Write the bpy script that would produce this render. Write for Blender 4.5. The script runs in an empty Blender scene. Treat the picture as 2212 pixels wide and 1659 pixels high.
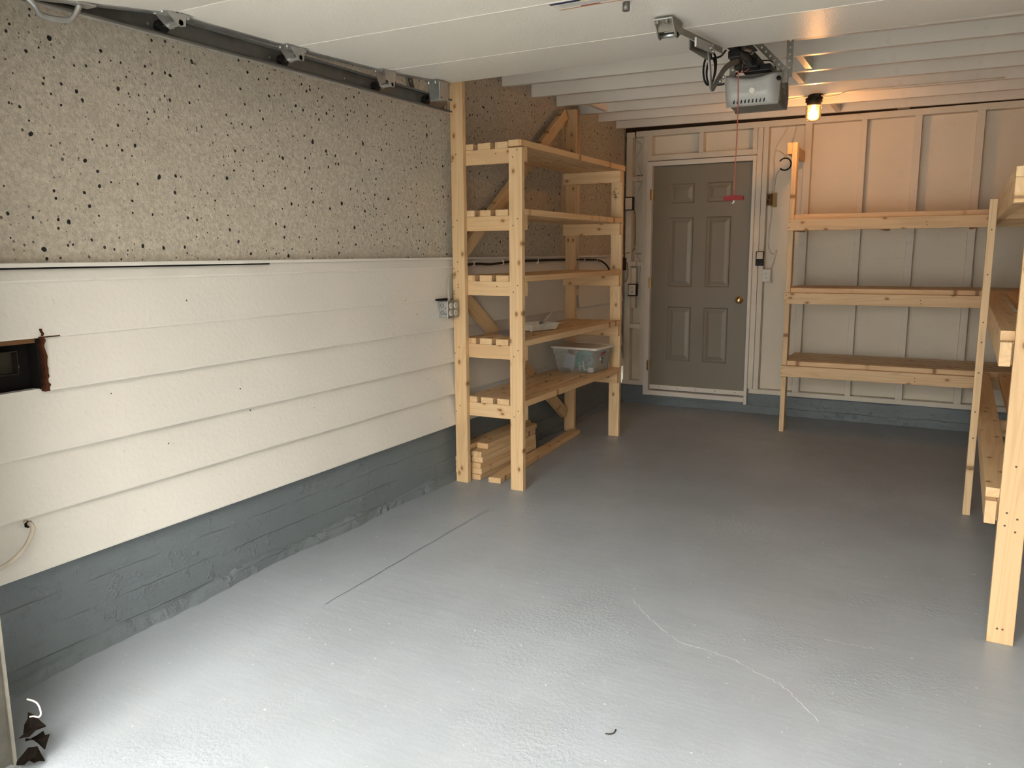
import bpy, bmesh, math, random
from mathutils import Vector, Matrix
random.seed(7)
S = bpy.context.scene
C = S.collection

# ------------------------------------------------------------------ camera
cam_d = bpy.data.cameras.new('camera')
cam_d.sensor_fit = 'HORIZONTAL'
cam_d.sensor_width = 36.0
cam_d.lens = 1713.3 / 2212 * 36.0
cam_d.clip_start = 0.05
cam = bpy.data.objects.new('camera', cam_d)
C.objects.link(cam)
yaw, pitch, roll = math.radians(28.473), math.radians(9.3468), math.radians(-0.37145)
fw = Vector((-math.sin(yaw) * math.cos(pitch), math.cos(yaw) * math.cos(pitch), -math.sin(pitch)))
rt = Vector((math.cos(yaw), math.sin(yaw), 0))
up = rt.cross(fw)
r2 = math.cos(roll) * rt + math.sin(roll) * up
u2 = -math.sin(roll) * rt + math.cos(roll) * up
M = Matrix((r2, u2, -fw)).transposed().to_4x4()
M.translation = (0, 0, 1.49)
cam.matrix_world = M
S.camera = cam

# ------------------------------------------------------------------ sky, exposure
S.view_settings.view_transform = 'Standard'
S.view_settings.look = 'None'
S.view_settings.gamma = 1
S.view_settings.use_curve_mapping = False
S.view_settings.exposure = 0.35
SKY = 20.5
BULB = 225.0
world = bpy.data.worlds.new('overcast_sky')
S.world = world
world.use_nodes = True
wn = world.node_tree.nodes
# cloudy sky: brightest overhead, dimmer towards the horizon
wl_ = world.node_tree.links
g0 = wn.new('ShaderNodeTexCoord')
g1 = wn.new('ShaderNodeSeparateXYZ'); wl_.new(g0.outputs['Generated'], g1.inputs[0])
g2 = wn.new('ShaderNodeMapRange'); g2.interpolation_type = 'SMOOTHSTEP'
wl_.new(g1.outputs['Z'], g2.inputs['Value'])
g2.inputs['From Min'].default_value = 0.02; g2.inputs['From Max'].default_value = 0.62
g2.inputs['To Min'].default_value = 0.22; g2.inputs['To Max'].default_value = 1.0
g3 = wn.new('ShaderNodeMath'); g3.operation = 'MULTIPLY'; g3.inputs[1].default_value = SKY
wl_.new(g2.outputs[0], g3.inputs[0])
wl_.new(g3.outputs[0], wn['Background'].inputs[1])
wn['Background'].inputs[0].default_value = (1.0, 0.96, 0.885, 1)

# ------------------------------------------------------------------ materials
def mk(name, col, rough=0.6, metal=0.0, spec=0.5):
    m = bpy.data.materials.new(name)
    m.use_nodes = True
    b = m.node_tree.nodes['Principled BSDF']
    b.inputs['Base Color'].default_value = (*col, 1)
    b.inputs['Roughness'].default_value = rough
    b.inputs['Metallic'].default_value = metal
    b.inputs['Specular IOR Level'].default_value = spec
    return m

class NT:
    def __init__(s, m):
        s.t = m.node_tree
        s.b = s.t.nodes['Principled BSDF']
    def n(s, typ, **kw):
        x = s.t.nodes.new(typ)
        for k, v in kw.items():
            if k.startswith('i_'):
                key = k[2:]
                key = int(key) if key.isdigit() else key.replace('_', ' ')
                s.set(x.inputs[key], v)
            else:
                setattr(x, k, v)
        return x
    def set(s, sock, v):
        if isinstance(v, bpy.types.NodeSocket):
            s.t.links.new(v, sock)
        else:
            sock.default_value = v
    def math(s, op, a, b=0.0, clamp=False):
        x = s.n('ShaderNodeMath', operation=op, use_clamp=clamp)
        s.set(x.inputs[0], a); s.set(x.inputs[1], b)
        return x.outputs[0]
    def ramp(s, v, lo, hi):
        x = s.n('ShaderNodeMapRange', interpolation_type='SMOOTHSTEP')
        s.set(x.inputs['Value'], v)
        x.inputs['From Min'].default_value = lo
        x.inputs['From Max'].default_value = hi
        return x.outputs['Result']
    def mix(s, f, a, b):
        x = s.n('ShaderNodeMix', data_type='RGBA')
        s.set(x.inputs[0], f)
        s.set(x.inputs[6], (*a, 1) if isinstance(a, tuple) else a)
        s.set(x.inputs[7], (*b, 1) if isinstance(b, tuple) else b)
        return x.outputs[2]
    def coord(s, scale=(1, 1, 1), rnd=False):
        o = s.n('ShaderNodeTexCoord').outputs['Object']
        if rnd:
            r = s.n('ShaderNodeObjectInfo').outputs['Random']
            k = s.n('ShaderNodeVectorMath', operation='SCALE', i_0=(31.0, 17.0, 23.0))
            s.set(k.inputs['Scale'], r)
            a = s.n('ShaderNodeVectorMath', operation='ADD')
            s.set(a.inputs[0], o); s.set(a.inputs[1], k.outputs[0])
            o = a.outputs[0]
        m = s.n('ShaderNodeVectorMath', operation='MULTIPLY')
        s.set(m.inputs[0], o); m.inputs[1].default_value = scale
        return m.outputs[0]
    def noise(s, vec, scale, detail=3, rough=0.5, dist=0.0):
        x = s.n('ShaderNodeTexNoise')
        s.set(x.inputs['Vector'], vec)
        x.inputs['Scale'].default_value = scale
        x.inputs['Detail'].default_value = detail
        x.inputs['Roughness'].default_value = rough
        x.inputs['Distortion'].default_value = dist
        return x.outputs[0]
    def voro(s, vec, scale, feature='F1'):
        x = s.n('ShaderNodeTexVoronoi', feature=feature)
        s.set(x.inputs['Vector'], vec)
        x.inputs['Scale'].default_value = scale
        return x
    def bump(s, h, strength, dist):
        x = s.n('ShaderNodeBump')
        s.set(x.inputs['Height'], h)
        x.inputs['Strength'].default_value = strength
        x.inputs['Distance'].default_value = dist
        s.t.links.new(x.outputs[0], s.b.inputs['Normal'])
    def color(s, c):
        s.set(s.b.inputs['Base Color'], c)
    def rough(s, r):
        s.set(s.b.inputs['Roughness'], r)

def wood_mat():
    m = mk('pine_lumber', (0.7, 0.5, 0.29), 0.55)
    t = NT(m)
    rnd = t.n('ShaderNodeObjectInfo').outputs['Random']
    g = t.noise(t.coord((1.6, 55, 55), True), 1.0, 5, 0.6)
    lo = t.coord((0.55, 8.5, 8.5), True)
    rings = t.noise(lo, 1.0, 1.5, 0.5, 0.4)
    band = t.math('SINE', t.math('MULTIPLY', rings, 62.0))
    band = t.ramp(band, 0.1, 1.0)
    base = t.mix(t.ramp(rnd, 0.0, 1.0), (0.73, 0.53, 0.305), (0.67, 0.45, 0.24))
    c = t.mix(t.math('MULTIPLY', band, 0.42), base, (0.55, 0.36, 0.18))
    c = t.mix(t.math('MULTIPLY', t.ramp(g, 0.45, 0.75), 0.35), c, (0.50, 0.33, 0.17))
    kv = t.n('ShaderNodeTexVoronoi', voronoi_dimensions='2D', feature='F1')
    t.set(kv.inputs['Vector'], t.coord((7.0, 11.0, 0.0), True)); kv.inputs['Scale'].default_value = 1.0
    kn = t.noise(t.coord((20, 40, 40), True), 1.0, 2)
    d = t.math('ADD', kv.outputs['Distance'], t.math('MULTIPLY', t.math('SUBTRACT', kn, 0.5), 0.05))
    gate = t.math('GREATER_THAN', t.n('ShaderNodeSeparateColor', i_0=kv.outputs['Color']).outputs[0], 0.60)
    halo = t.math('MULTIPLY', t.math('SUBTRACT', 1.0, t.ramp(d, 0.09, 0.26)), gate)
    core = t.math('MULTIPLY', t.math('SUBTRACT', 1.0, t.ramp(d, 0.07, 0.12)), gate)
    c = t.mix(t.math('MULTIPLY', halo, 0.45), c, (0.5, 0.28, 0.11))
    c = t.mix(t.math('MULTIPLY', core, 0.8), c, (0.20, 0.095, 0.035))
    t.color(c)
    t.bump(g, 0.12, 0.002)
    return m
WOOD = wood_mat()
SCREW = mk('screw_head', (0.09, 0.06, 0.035), 0.5, 0.3)

def paint_mat(name, col, rough=0.45, var=0.08, dirt=0.0, bumps=0.25, spots=0.0):
    m = mk(name, col, rough)
    t = NT(m)
    n1 = t.noise(t.coord(), 1.7, 4)
    c = t.mix(t.ramp(n1, 0.3, 0.75), col, tuple(x * (1 - var) for x in col))
    if dirt:
        n2 = t.noise(t.coord((1, 1, 1)), 9, 5, 0.7)
        c = t.mix(t.math('MULTIPLY', t.ramp(n2, 0.58, 0.72), dirt), c, (0.35, 0.29, 0.22))
    if spots:
        v = t.voro(t.coord(), 9.0)
        gate = t.math('GREATER_THAN', t.n('ShaderNodeSeparateColor', i_0=v.outputs['Color']).outputs[0], 1 - spots)
        sp = t.math('MULTIPLY', t.math('LESS_THAN', v.outputs['Distance'], 0.035), gate)
        c = t.mix(sp, c, (0.06, 0.045, 0.035))
    t.color(c)
    h = t.math('ADD', t.noise(t.coord(), 55, 4), t.math('MULTIPLY', t.ramp(t.noise(t.coord(), 24, 3), 0.62, 0.8), 0.7))
    t.bump(h, bumps, 0.006)
    return m
WHITE = paint_mat('white_wall_paint', (0.76, 0.735, 0.68), 0.42, 0.06, 0.0, 0.25, 0.18)
FRAMEWHITE = paint_mat('cream_framing_paint', (0.70, 0.64, 0.54), 0.5, 0.1, 0.25, 0.25, 0.12)
SHEATH = paint_mat('cream_sheathing_paint', (0.72, 0.65, 0.535), 0.55, 0.06, 0.08, 0.2, 0.05)
JOIST = paint_mat('off_white_joist_paint', (0.76, 0.73, 0.67), 0.38, 0.08, 0.12, 0.15, 0.05)
DOORGREY = paint_mat('taupe_door_paint', (0.215, 0.19, 0.15), 0.42, 0.06, 0.0, 0.06)
TRIMW = paint_mat('white_door_trim', (0.68, 0.65, 0.59), 0.4, 0.06, 0.15, 0.12)

def stucco_mat():
    m = mk('speckled_stucco', (0.42, 0.37, 0.30), 0.8)
    t = NT(m)
    co = t.coord()
    n = t.noise(co, 60, 5, 0.65)
    big = t.noise(co, 2.2, 3)
    c = t.mix(t.ramp(n, 0.3, 0.7), (0.47, 0.425, 0.345), (0.70, 0.635, 0.53))
    c = t.mix(t.math('MULTIPLY', t.ramp(big, 0.35, 0.7), 0.25), c, (0.47, 0.42, 0.34))
    wob = t.noise(co, 45, 2)
    sep = t.n('ShaderNodeSeparateXYZ', i_0=co).outputs
    def spots(scale, gate, rmax, off, power):
        cb = t.n('ShaderNodeCombineXYZ', i_0=t.math('ADD', sep[1], off), i_1=t.math('ADD', t.math('MULTIPLY', sep[2], 0.9), off)).outputs[0]
        v = t.n('ShaderNodeTexVoronoi', voronoi_dimensions='2D', feature='F1')
        t.set(v.inputs['Vector'], cb); v.inputs['Scale'].default_value = scale
        sc = t.n('ShaderNodeSeparateColor', i_0=v.outputs['Color']).outputs
        k = t.math('MULTIPLY', t.math('SUBTRACT', sc[0], gate), 1.0 / (1 - gate), True)
        r = t.math('MULTIPLY', t.math('POWER', k, power), rmax)
        d = t.math('ADD', v.outputs['Distance'], t.math('MULTIPLY', t.math('SUBTRACT', wob, 0.5), 0.17))
        return t.math('MULTIPLY', t.math('LESS_THAN', d, r), t.math('GREATER_THAN', k, 0.05))
    clus = t.ramp(t.noise(co, 3.1, 2), 0.35, 0.62)
    s = t.math('MAXIMUM', spots(10, 0.2, 0.085, 0.0, 1.5), spots(18, 0.3, 0.12, 3.7, 1.5))
    s = t.math('MAXIMUM', s, t.math('MULTIPLY', spots(30, 0.25, 0.15, 9.1, 1.4), clus))
    c = t.mix(s, c, (0.012, 0.010, 0.009))
    t.color(c)
    h = t.math('SUBTRACT', t.noise(co, 75, 5, 0.7), t.math('MULTIPLY', s, 0.8))
    t.bump(h, 0.8, 0.012)
    return m
STUCCO = stucco_mat()

def grey_mat(name, col, rough, floor):
    m = mk(name, col, rough)
    t = NT(m)
    co = t.coord()
    n1 = t.noise(co, 0.9, 5, 0.6)
    n2 = t.noise(co, 5.0, 5, 0.65)
    c = t.mix(t.ramp(n1, 0.3, 0.7), tuple(x * 0.9 for x in col), tuple(x * 1.1 for x in col))
    if floor:
        c = t.mix(t.math('MULTIPLY', t.ramp(n2, 0.5, 0.72), 0.22), c, (0.36, 0.37, 0.365))
        def specks(sc, g_, r):
            v = t.n('ShaderNodeTexVoronoi', voronoi_dimensions='2D', feature='F1')
            t.set(v.inputs['Vector'], t.coord((1.0, 1.0, 0.0))); v.inputs['Scale'].default_value = sc
            k = t.n('ShaderNodeSeparateColor', i_0=v.outputs['Color']).outputs
            wv = t.math('ADD', v.outputs['Distance'], t.math('MULTIPLY', t.math('SUBTRACT', t.noise(co, 70, 2), 0.5), 0.07))
            return t.math('MULTIPLY', t.math('LESS_THAN', wv, t.math('MULTIPLY', k[1], r)), t.math('GREATER_THAN', k[0], g_))
        sp = t.math('MAXIMUM', specks(9, 0.72, 0.045), specks(24, 0.80, 0.06))
        scuff = t.ramp(t.noise(t.coord((2.0, 0.8, 1)), 7, 5, 0.7), 0.60, 0.78)
        c = t.mix(t.math('MULTIPLY', scuff, 0.30), c, (0.50, 0.51, 0.50))
        c = t.mix(t.math('MULTIPLY', sp, 0.6), c, (0.66, 0.67, 0.66))
        t.color(c)
        t.rough(t.math('ADD', rough - 0.12, t.math('MULTIPLY', n2, 0.28)))
        patch = t.ramp(t.noise(co, 1.3, 2), 0.50, 0.66)
        grit = t.math('MULTIPLY', t.noise(co, 60, 4, 0.65), t.math('ADD', 0.18, patch))
        h = t.math('ADD', grit, t.math('MULTIPLY', t.noise(t.coord((1.2, 5, 1)), 4, 4), 0.45))
        t.bump(h, 0.38, 0.010)
    else:
        t.color(c)
        lines = t.noise(t.coord((9, 0.8, 14)), 1.0, 3, 0.6)
        lumps = t.ramp(t.noise(co, 17, 4, 0.6), 0.55, 0.75)
        h = t.math('ADD', t.math('MULTIPLY', lines, 1.3), t.math('MULTIPLY', lumps, 0.8))
        h = t.math('ADD', h, t.math('MULTIPLY', t.noise(co, 70, 3), 0.35))
        zz = t.math('ADD', t.n('ShaderNodeSeparateXYZ', i_0=co).outputs[2], t.math('MULTIPLY', t.noise(t.coord((1, 1.5, 0)), 2.5, 3), 0.03))
        saw = t.math('ABSOLUTE', t.math('SUBTRACT', t.math('FRACT', t.math('MULTIPLY', zz, 9.0)), 0.5))
        seam_ = t.math('MULTIPLY', t.ramp(saw, 0.46, 0.5), t.ramp(t.noise(t.coord((1, 2, 8)), 3, 2), 0.35, 0.6))
        h = t.math('ADD', h, t.math('MULTIPLY', seam_, 1.1))
        t.bump(h, 0.5, 0.014)
    return m
FLOORM = grey_mat('grey_floor_paint', (0.32, 0.355, 0.39), 0.40, True)
CURBM = grey_mat('grey_curb_paint', (0.150, 0.178, 0.195), 0.5, False)

def gdoor_mat():
    m = mk('white_door_steel', (0.70, 0.685, 0.635), 0.34)
    t = NT(m)
    co = t.coord()
    t.bump(t.noise(co, 130, 2, 0.5), 0.30, 0.006)
    return m
GDOOR = gdoor_mat()

def metal_mat(name, col, rough, metal=0.9):
    m = mk(name, col, rough, metal)
    t = NT(m)
    n = t.noise(t.coord(), 14, 4, 0.6)
    t.color(t.mix(t.ramp(n, 0.3, 0.7), tuple(x * 0.75 for x in col), col))
    t.rough(t.math('ADD', rough - 0.1, t.math('MULTIPLY', n, 0.2)))
    return m
GALV = metal_mat('galvanized_steel', (0.52, 0.53, 0.52), 0.42)
ZINC = metal_mat('bright_zinc', (0.42, 0.44, 0.43), 0.30)
DARKSTEEL = metal_mat('dark_track_steel', (0.20, 0.20, 0.19), 0.5, 0.75)
OLIVE = metal_mat('dull_bracket_steel', (0.26, 0.245, 0.21), 0.5, 0.6)
BRASS = metal_mat('polished_brass', (0.80, 0.58, 0.26), 0.22, 1.0)
def plain(name, col, rough=0.5, k=18):
    m = mk(name, col, rough, 0.0, 0.5 if col[1] > 0.3 else 0.18)
    t = NT(m)
    n = t.noise(t.coord(), k, 3)
    t.color(t.mix(t.ramp(n, 0.3, 0.7), tuple(x * 0.85 for x in col), col))
    return m
BLACK = plain('black_plastic', (0.012, 0.012, 0.012), 0.4)
WHITEPL = plain('white_plastic', (0.72, 0.69, 0.62), 0.35)
GREYPL = plain('grey_opener_shell', (0.19, 0.175, 0.15), 0.5)
GREYDK = plain('dark_grey_shell', (0.11, 0.10, 0.09), 0.5)
RED = plain('red_handle_plastic', (0.19, 0.010, 0.008), 0.45)
REDCORD = plain('red_cord_fibre', (0.42, 0.12, 0.09), 0.8, 120)
BROWNBOX = plain('brown_bakelite', (0.16, 0.085, 0.03), 0.6)
TAN = plain('tan_dried_adhesive', (0.38, 0.27, 0.12), 0.7)
CABLE = plain('painted_cable', (0.70, 0.63, 0.52), 0.6)
DKCABLE = plain('dark_cable_jacket', (0.035, 0.028, 0.022), 0.6)
RUST = plain('raw_brown_wood_edge', (0.075, 0.024, 0.010), 0.8, 40)
CAVITY = plain('dark_wall_cavity', (0.010, 0.009, 0.008), 0.9)
TARPAPER = plain('tar_paper', (0.007, 0.006, 0.005), 0.7, 9)
LEAF = plain('dry_leaf', (0.014, 0.009, 0.006), 0.85, 60)
PAPER = plain('paper_sheet', (0.62, 0.60, 0.66), 0.7)
TEAL = plain('teal_plastic', (0.10, 0.36, 0.36), 0.45)
OUTSIDE = plain('driveway_concrete', (0.40, 0.395, 0.38), 0.85, 3)
ROOFM = plain('roof_boards', (0.45, 0.42, 0.37), 0.7)

def lens_mat():
    m = mk('frosted_lens', (0.55, 0.56, 0.54), 0.32)
    t = NT(m)
    t.b.inputs['Transmission Weight'].default_value = 0.35
    t.b.inputs['Roughness'].default_value = 0.35
    n = t.noise(t.coord(), 7, 4, 0.6)
    t.color(t.mix(t.ramp(n, 0.45, 0.8), (0.64, 0.645, 0.63), (0.40, 0.36, 0.30)))
    return m
LENS = lens_mat()

def clear_mat(name, col, gloss, haze=0.0, hcol=(0.7, 0.7, 0.7)):
    m = bpy.data.materials.new(name)
    m.use_nodes = True
    t = m.node_tree
    for n in list(t.nodes):
        if n.type == 'BSDF_PRINCIPLED':
            t.nodes.remove(n)
    out = t.nodes['Material Output']
    tr = t.nodes.new('ShaderNodeBsdfTransparent'); tr.inputs[0].default_value = (*col, 1)
    gl = t.nodes.new('ShaderNodeBsdfGlossy'); gl.inputs['Roughness'].default_value = gloss
    lw = t.nodes.new('ShaderNodeLayerWeight'); lw.inputs['Blend'].default_value = 0.25
    mx = t.nodes.new('ShaderNodeMixShader')
    t.links.new(lw.outputs['Fresnel'], mx.inputs[0])
    last = tr.outputs[0]
    if haze:
        df = t.nodes.new('ShaderNodeBsdfDiffuse'); df.inputs[0].default_value = (*hcol, 1)
        m2 = t.nodes.new('ShaderNodeMixShader'); m2.inputs[0].default_value = haze
        t.links.new(tr.outputs[0], m2.inputs[1]); t.links.new(df.outputs[0], m2.inputs[2])
        last = m2.outputs[0]
    t.links.new(last, mx.inputs[1]); t.links.new(gl.outputs[0], mx.inputs[2])
    t.links.new(mx.outputs[0], out.inputs[0])
    return m
JAR = clear_mat('clear_jar_glass', (0.97, 0.93, 0.86), 0.08, 0.05, (0.9, 0.75, 0.5))
BINPL = clear_mat('translucent_bin_plastic', (0.86, 0.88, 0.88), 0.2, 0.28, (0.55, 0.56, 0.55))

def bulb_mat():
    m = bpy.data.materials.new('glowing_bulb')
    m.use_nodes = True
    b = m.node_tree.nodes['Principled BSDF']
    b.inputs['Base Color'].default_value = (1, 0.8, 0.5, 1)
    b.inputs['Emission Color'].default_value = (1.0, 0.47, 0.16, 1)
    b.inputs['Emission Strength'].default_value = BULB
    return m
GLOW = bulb_mat()

# ------------------------------------------------------------------ builders
def link(name, bm, mats, parent=None, smooth=False):
    me = bpy.data.meshes.new(name)
    bmesh.ops.recalc_face_normals(bm, faces=bm.faces)
    bm.to_mesh(me); bm.free()
    if not isinstance(mats, (list, tuple)):
        mats = [mats]
    for m in mats:
        me.materials.append(m)
    if smooth:
        for p in me.polygons:
            p.use_smooth = True
    o = bpy.data.objects.new(name, me)
    C.objects.link(o)
    if parent is not None:
        o.parent = parent
    return o

def tag(o, label=None, cat=None, group=None, kind=None):
    if label: o['label'] = label
    if cat: o['category'] = cat
    if group: o['group'] = group
    if kind: o['kind'] = kind
    return o

def thing(name, loc, label, cat, group=None, kind=None, rotz=0):
    o = bpy.data.objects.new(name, None)
    o.empty_display_size = 0.05
    o.location = loc
    o.rotation_euler = (0, 0, rotz)
    C.objects.link(o)
    return tag(o, label, cat, group, kind)

def off(parent):
    return Vector(parent.location) if parent is not None else Vector((0, 0, 0))

def addbox(bm, x0, x1, y0, y1, z0, z1, bevel=0.0, seg=2, mi=0):
    r = bmesh.ops.create_cube(bm, size=1.0)
    vs = r['verts']
    for v in vs:
        v.co = Vector(((x0 + x1) / 2 + v.co.x * (x1 - x0), (y0 + y1) / 2 + v.co.y * (y1 - y0), (z0 + z1) / 2 + v.co.z * (z1 - z0)))
    fs = list({f for v in vs for f in v.link_faces})
    for f in fs: f.material_index = mi
    if bevel:
        es = list({e for v in vs for e in v.link_edges})
        b = bmesh.ops.bevel(bm, geom=es, offset=bevel, segments=seg, affect='EDGES', profile=0.6)
        for f in b['faces']: f.material_index = mi

def box(name, x0, x1, y0, y1, z0, z1, mat, parent=None, bevel=0.0):
    """one box as an object whose origin is the box centre"""
    c = Vector(((x0 + x1) / 2, (y0 + y1) / 2, (z0 + z1) / 2))
    bm = bmesh.new()
    addbox(bm, x0 - c.x, x1 - c.x, y0 - c.y, y1 - c.y, z0 - c.z, z1 - c.z, bevel)
    o = link(name, bm, mat, parent)
    o.location = c - off(parent)
    return o

def boxes(name, lst, mat, parent=None, bevel=0.0):
    bm = bmesh.new(); p = off(parent)
    for b in lst:
        addbox(bm, b[0] - p.x, b[1] - p.x, b[2] - p.y, b[3] - p.y, b[4] - p.z, b[5] - p.z, bevel)
    return link(name, bm, mat, parent)

def lumber(name, x0, x1, y0, y1, z0, z1, ax, parent=None, screws=(), mat=None, bevel=0.003):
    """a length of timber, local X along its length; screws: [(u along length, v across, face axis sign)] in local metres"""
    c = Vector(((x0 + x1) / 2, (y0 + y1) / 2, (z0 + z1) / 2))
    dx, dy, dz = x1 - x0, y1 - y0, z1 - z0
    if ax == 'x': L, Wd, T, R = dx, dy, dz, Matrix.Identity(3)
    elif ax == 'y': L, Wd, T, R = dy, dx, dz, Matrix.Rotation(math.pi / 2, 3, 'Z')
    else: L, Wd, T, R = dz, dy, dx, Matrix.Rotation(-math.pi / 2, 3, 'Y')
    if T > Wd:                        # local Y is always the wide face
        Wd, T, R = T, Wd, R @ Matrix.Rotation(math.pi / 2, 3, 'X')
    bm = bmesh.new()
    addbox(bm, -L / 2, L / 2, -Wd / 2, Wd / 2, -T / 2, T / 2, bevel)
    Ri = R.transposed()
    for sx, sy, sz in screws:          # points given in parent/world axes, on the -y face
        q = Ri @ (Vector((sx, sy, sz)) - c)
        nrm = Ri @ Vector((0, -1, 0))
        disc(bm, q + nrm * 0.0006, nrm, 0.0042, 8, 1)
    o = link(name, bm, [mat or WOOD, SCREW], parent)
    o.rotation_euler = R.to_euler()
    o.location = c - off(parent)
    return o

def lumber_between(name, a, b, width, thick, nrm, parent=None, mat=None):
    """timber from a to b, thickness along nrm"""
    a, b, nrm = Vector(a), Vector(b), Vector(nrm)
    X = (b - a).normalized(); Z = nrm.normalized(); Y = Z.cross(X)
    L = (b - a).length
    bm = bmesh.new()
    addbox(bm, -L / 2, L / 2, -width / 2, width / 2, -thick / 2, thick / 2, 0.003)
    o = link(name, bm, [mat or WOOD, SCREW], parent)
    R = Matrix((X, Y, Z)).transposed()
    o.rotation_euler = R.to_euler()
    o.location = (a + b) / 2 - off(parent)
    return o

def disc(bm, c, nrm, r, n=12, mi=0):
    nrm = Vector(nrm).normalized()
    a = nrm.orthogonal().normalized(); b = nrm.cross(a)
    vs = [bm.verts.new(Vector(c) + r * (math.cos(2 * math.pi * i / n) * a + math.sin(2 * math.pi * i / n) * b)) for i in range(n)]
    f = bm.faces.new(vs); f.material_index = mi
    return f

def addcyl(bm, a, b, r, n=16, r2=None, mi=0, caps=True):
    a, b = Vector(a), Vector(b)
    d = (b - a).normalized()
    p = d.orthogonal().normalized(); q = d.cross(p)
    r2 = r if r2 is None else r2
    A = [bm.verts.new(a + r * (math.cos(2 * math.pi * i / n) * p + math.sin(2 * math.pi * i / n) * q)) for i in range(n)]
    B = [bm.verts.new(b + r2 * (math.cos(2 * math.pi * i / n) * p + math.sin(2 * math.pi * i / n) * q)) for i in range(n)]
    for i in range(n):
        f = bm.faces.new((A[i], A[(i + 1) % n], B[(i + 1) % n], B[i])); f.material_index = mi
    if caps:
        bm.faces.new(A[::-1]).material_index = mi
        bm.faces.new(B).material_index = mi

def cyl(name, a, b, r, mat, parent=None, n=16, r2=None):
    bm = bmesh.new(); p = off(parent)
    addcyl(bm, Vector(a) - p, Vector(b) - p, r, n, r2)
    o = link(name, bm, mat, parent)
    for f in o.data.polygons:
        f.use_smooth = len(f.vertices) == 4
    return o

def addlathe(bm, prof, c, axis='z', n=32, mi=0):
    """prof: [(radius, height)]; axis z up, or y (towards -y)"""
    c = Vector(c)
    rings = []
    for r, h in prof:
        ring = []
        for i in range(n):
            t = 2 * math.pi * i / n
            if axis == 'z': v = Vector((r * math.cos(t), r * math.sin(t), h))
            elif axis == 'y': v = Vector((r * math.cos(t), -h, r * math.sin(t)))
            else: v = Vector((h, r * math.cos(t), r * math.sin(t)))
            ring.append(bm.verts.new(c + v))
        rings.append(ring)
    for A, B in zip(rings, rings[1:]):
        for i in range(n):
            bm.faces.new((A[i], A[(i + 1) % n], B[(i + 1) % n], B[i])).material_index = mi
    if prof[0][0] > 1e-5: bm.faces.new(rings[0][::-1]).material_index = mi
    if prof[-1][0] > 1e-5: bm.faces.new(rings[-1]).material_index = mi

def lathe(name, prof, c, mat, parent=None, axis='z', n=32, smooth=True):
    bm = bmesh.new()
    addlathe(bm, prof, Vector(c) - off(parent), axis, n)
    bmesh.ops.remove_doubles(bm, verts=bm.verts, dist=1e-6)
    o = link(name, bm, mat, parent)
    if smooth:
        for f in o.data.polygons:
            f.use_smooth = len(f.vertices) <= 4
    return o

def spline(pts, k=6):
    P = [Vector(p) for p in pts]
    if len(P) < 3 or k <= 1: return P
    out = []
    for i in range(len(P) - 1):
        p0 = P[i - 1] if i else 2 * P[0] - P[1]
        p1, p2 = P[i], P[i + 1]
        p3 = P[i + 2] if i + 2 < len(P) else 2 * P[-1] - P[-2]
        for j in range(k):
            t = j / k
            out.append(0.5 * ((2 * p1) + (p2 - p0) * t + (2 * p0 - 5 * p1 + 4 * p2 - p3) * t * t + (3 * p1 - p0 - 3 * p2 + p3) * t ** 3))
    out.append(P[-1])
    return out

def addtube(bm, pts, r, n=8, k=6, mi=0):
    P = spline(pts, k)
    prev = None; last = None
    for i, p in enumerate(P):
        d = (P[min(i + 1, len(P) - 1)] - P[max(i - 1, 0)]).normalized()
        if last is None: a = d.orthogonal().normalized()
        else:
            a = (last - d * last.dot(d))
            a = a.normalized() if a.length > 1e-6 else d.orthogonal().normalized()
        last = a
        b = d.cross(a)
        ring = [bm.verts.new(p + r * (math.cos(2 * math.pi * j / n) * a + math.sin(2 * math.pi * j / n) * b)) for j in range(n)]
        if prev:
            for j in range(n):
                bm.faces.new((prev[j], prev[(j + 1) % n], ring[(j + 1) % n], ring[j])).material_index = mi
        else:
            bm.faces.new(ring[::-1]).material_index = mi
        prev = ring
    bm.faces.new(prev).material_index = mi

def tube(name, pts, r, mat, parent=None, n=8, k=6):
    bm = bmesh.new(); p = off(parent)
    addtube(bm, [Vector(q) - p for q in pts], r, n, k)
    return link(name, bm, mat, parent, smooth=True)

def prism(name, poly, a, b, mat, parent=None, plane='yz', bevel=0.0):
    """extrude a polygon: plane 'yz' along x from a to b, 'xz' along y, 'xy' along z"""
    bm = bmesh.new(); p = off(parent)
    def P(u, v, w):
        q = {'yz': (w, u, v), 'xz': (u, w, v), 'xy': (u, v, w)}[plane]
        return bm.verts.new(Vector(q) - p)
    A = [P(u, v, a) for u, v in poly]; B = [P(u, v, b) for u, v in poly]
    n = len(poly)
    bm.faces.new(A); bm.faces.new(B[::-1])
    for i in range(n):
        bm.faces.new((A[i], A[(i + 1) % n], B[(i + 1) % n], B[i]))
    if bevel:
        bmesh.ops.bevel(bm, geom=list(bm.edges), offset=bevel, segments=2, affect='EDGES')
    return link(name, bm, mat, parent)

def struct(o):
    o['kind'] = 'structure'
    return o

# ================================================================== SETTING
XL, XR, YB = -2.805, 0.80, 7.45
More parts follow.
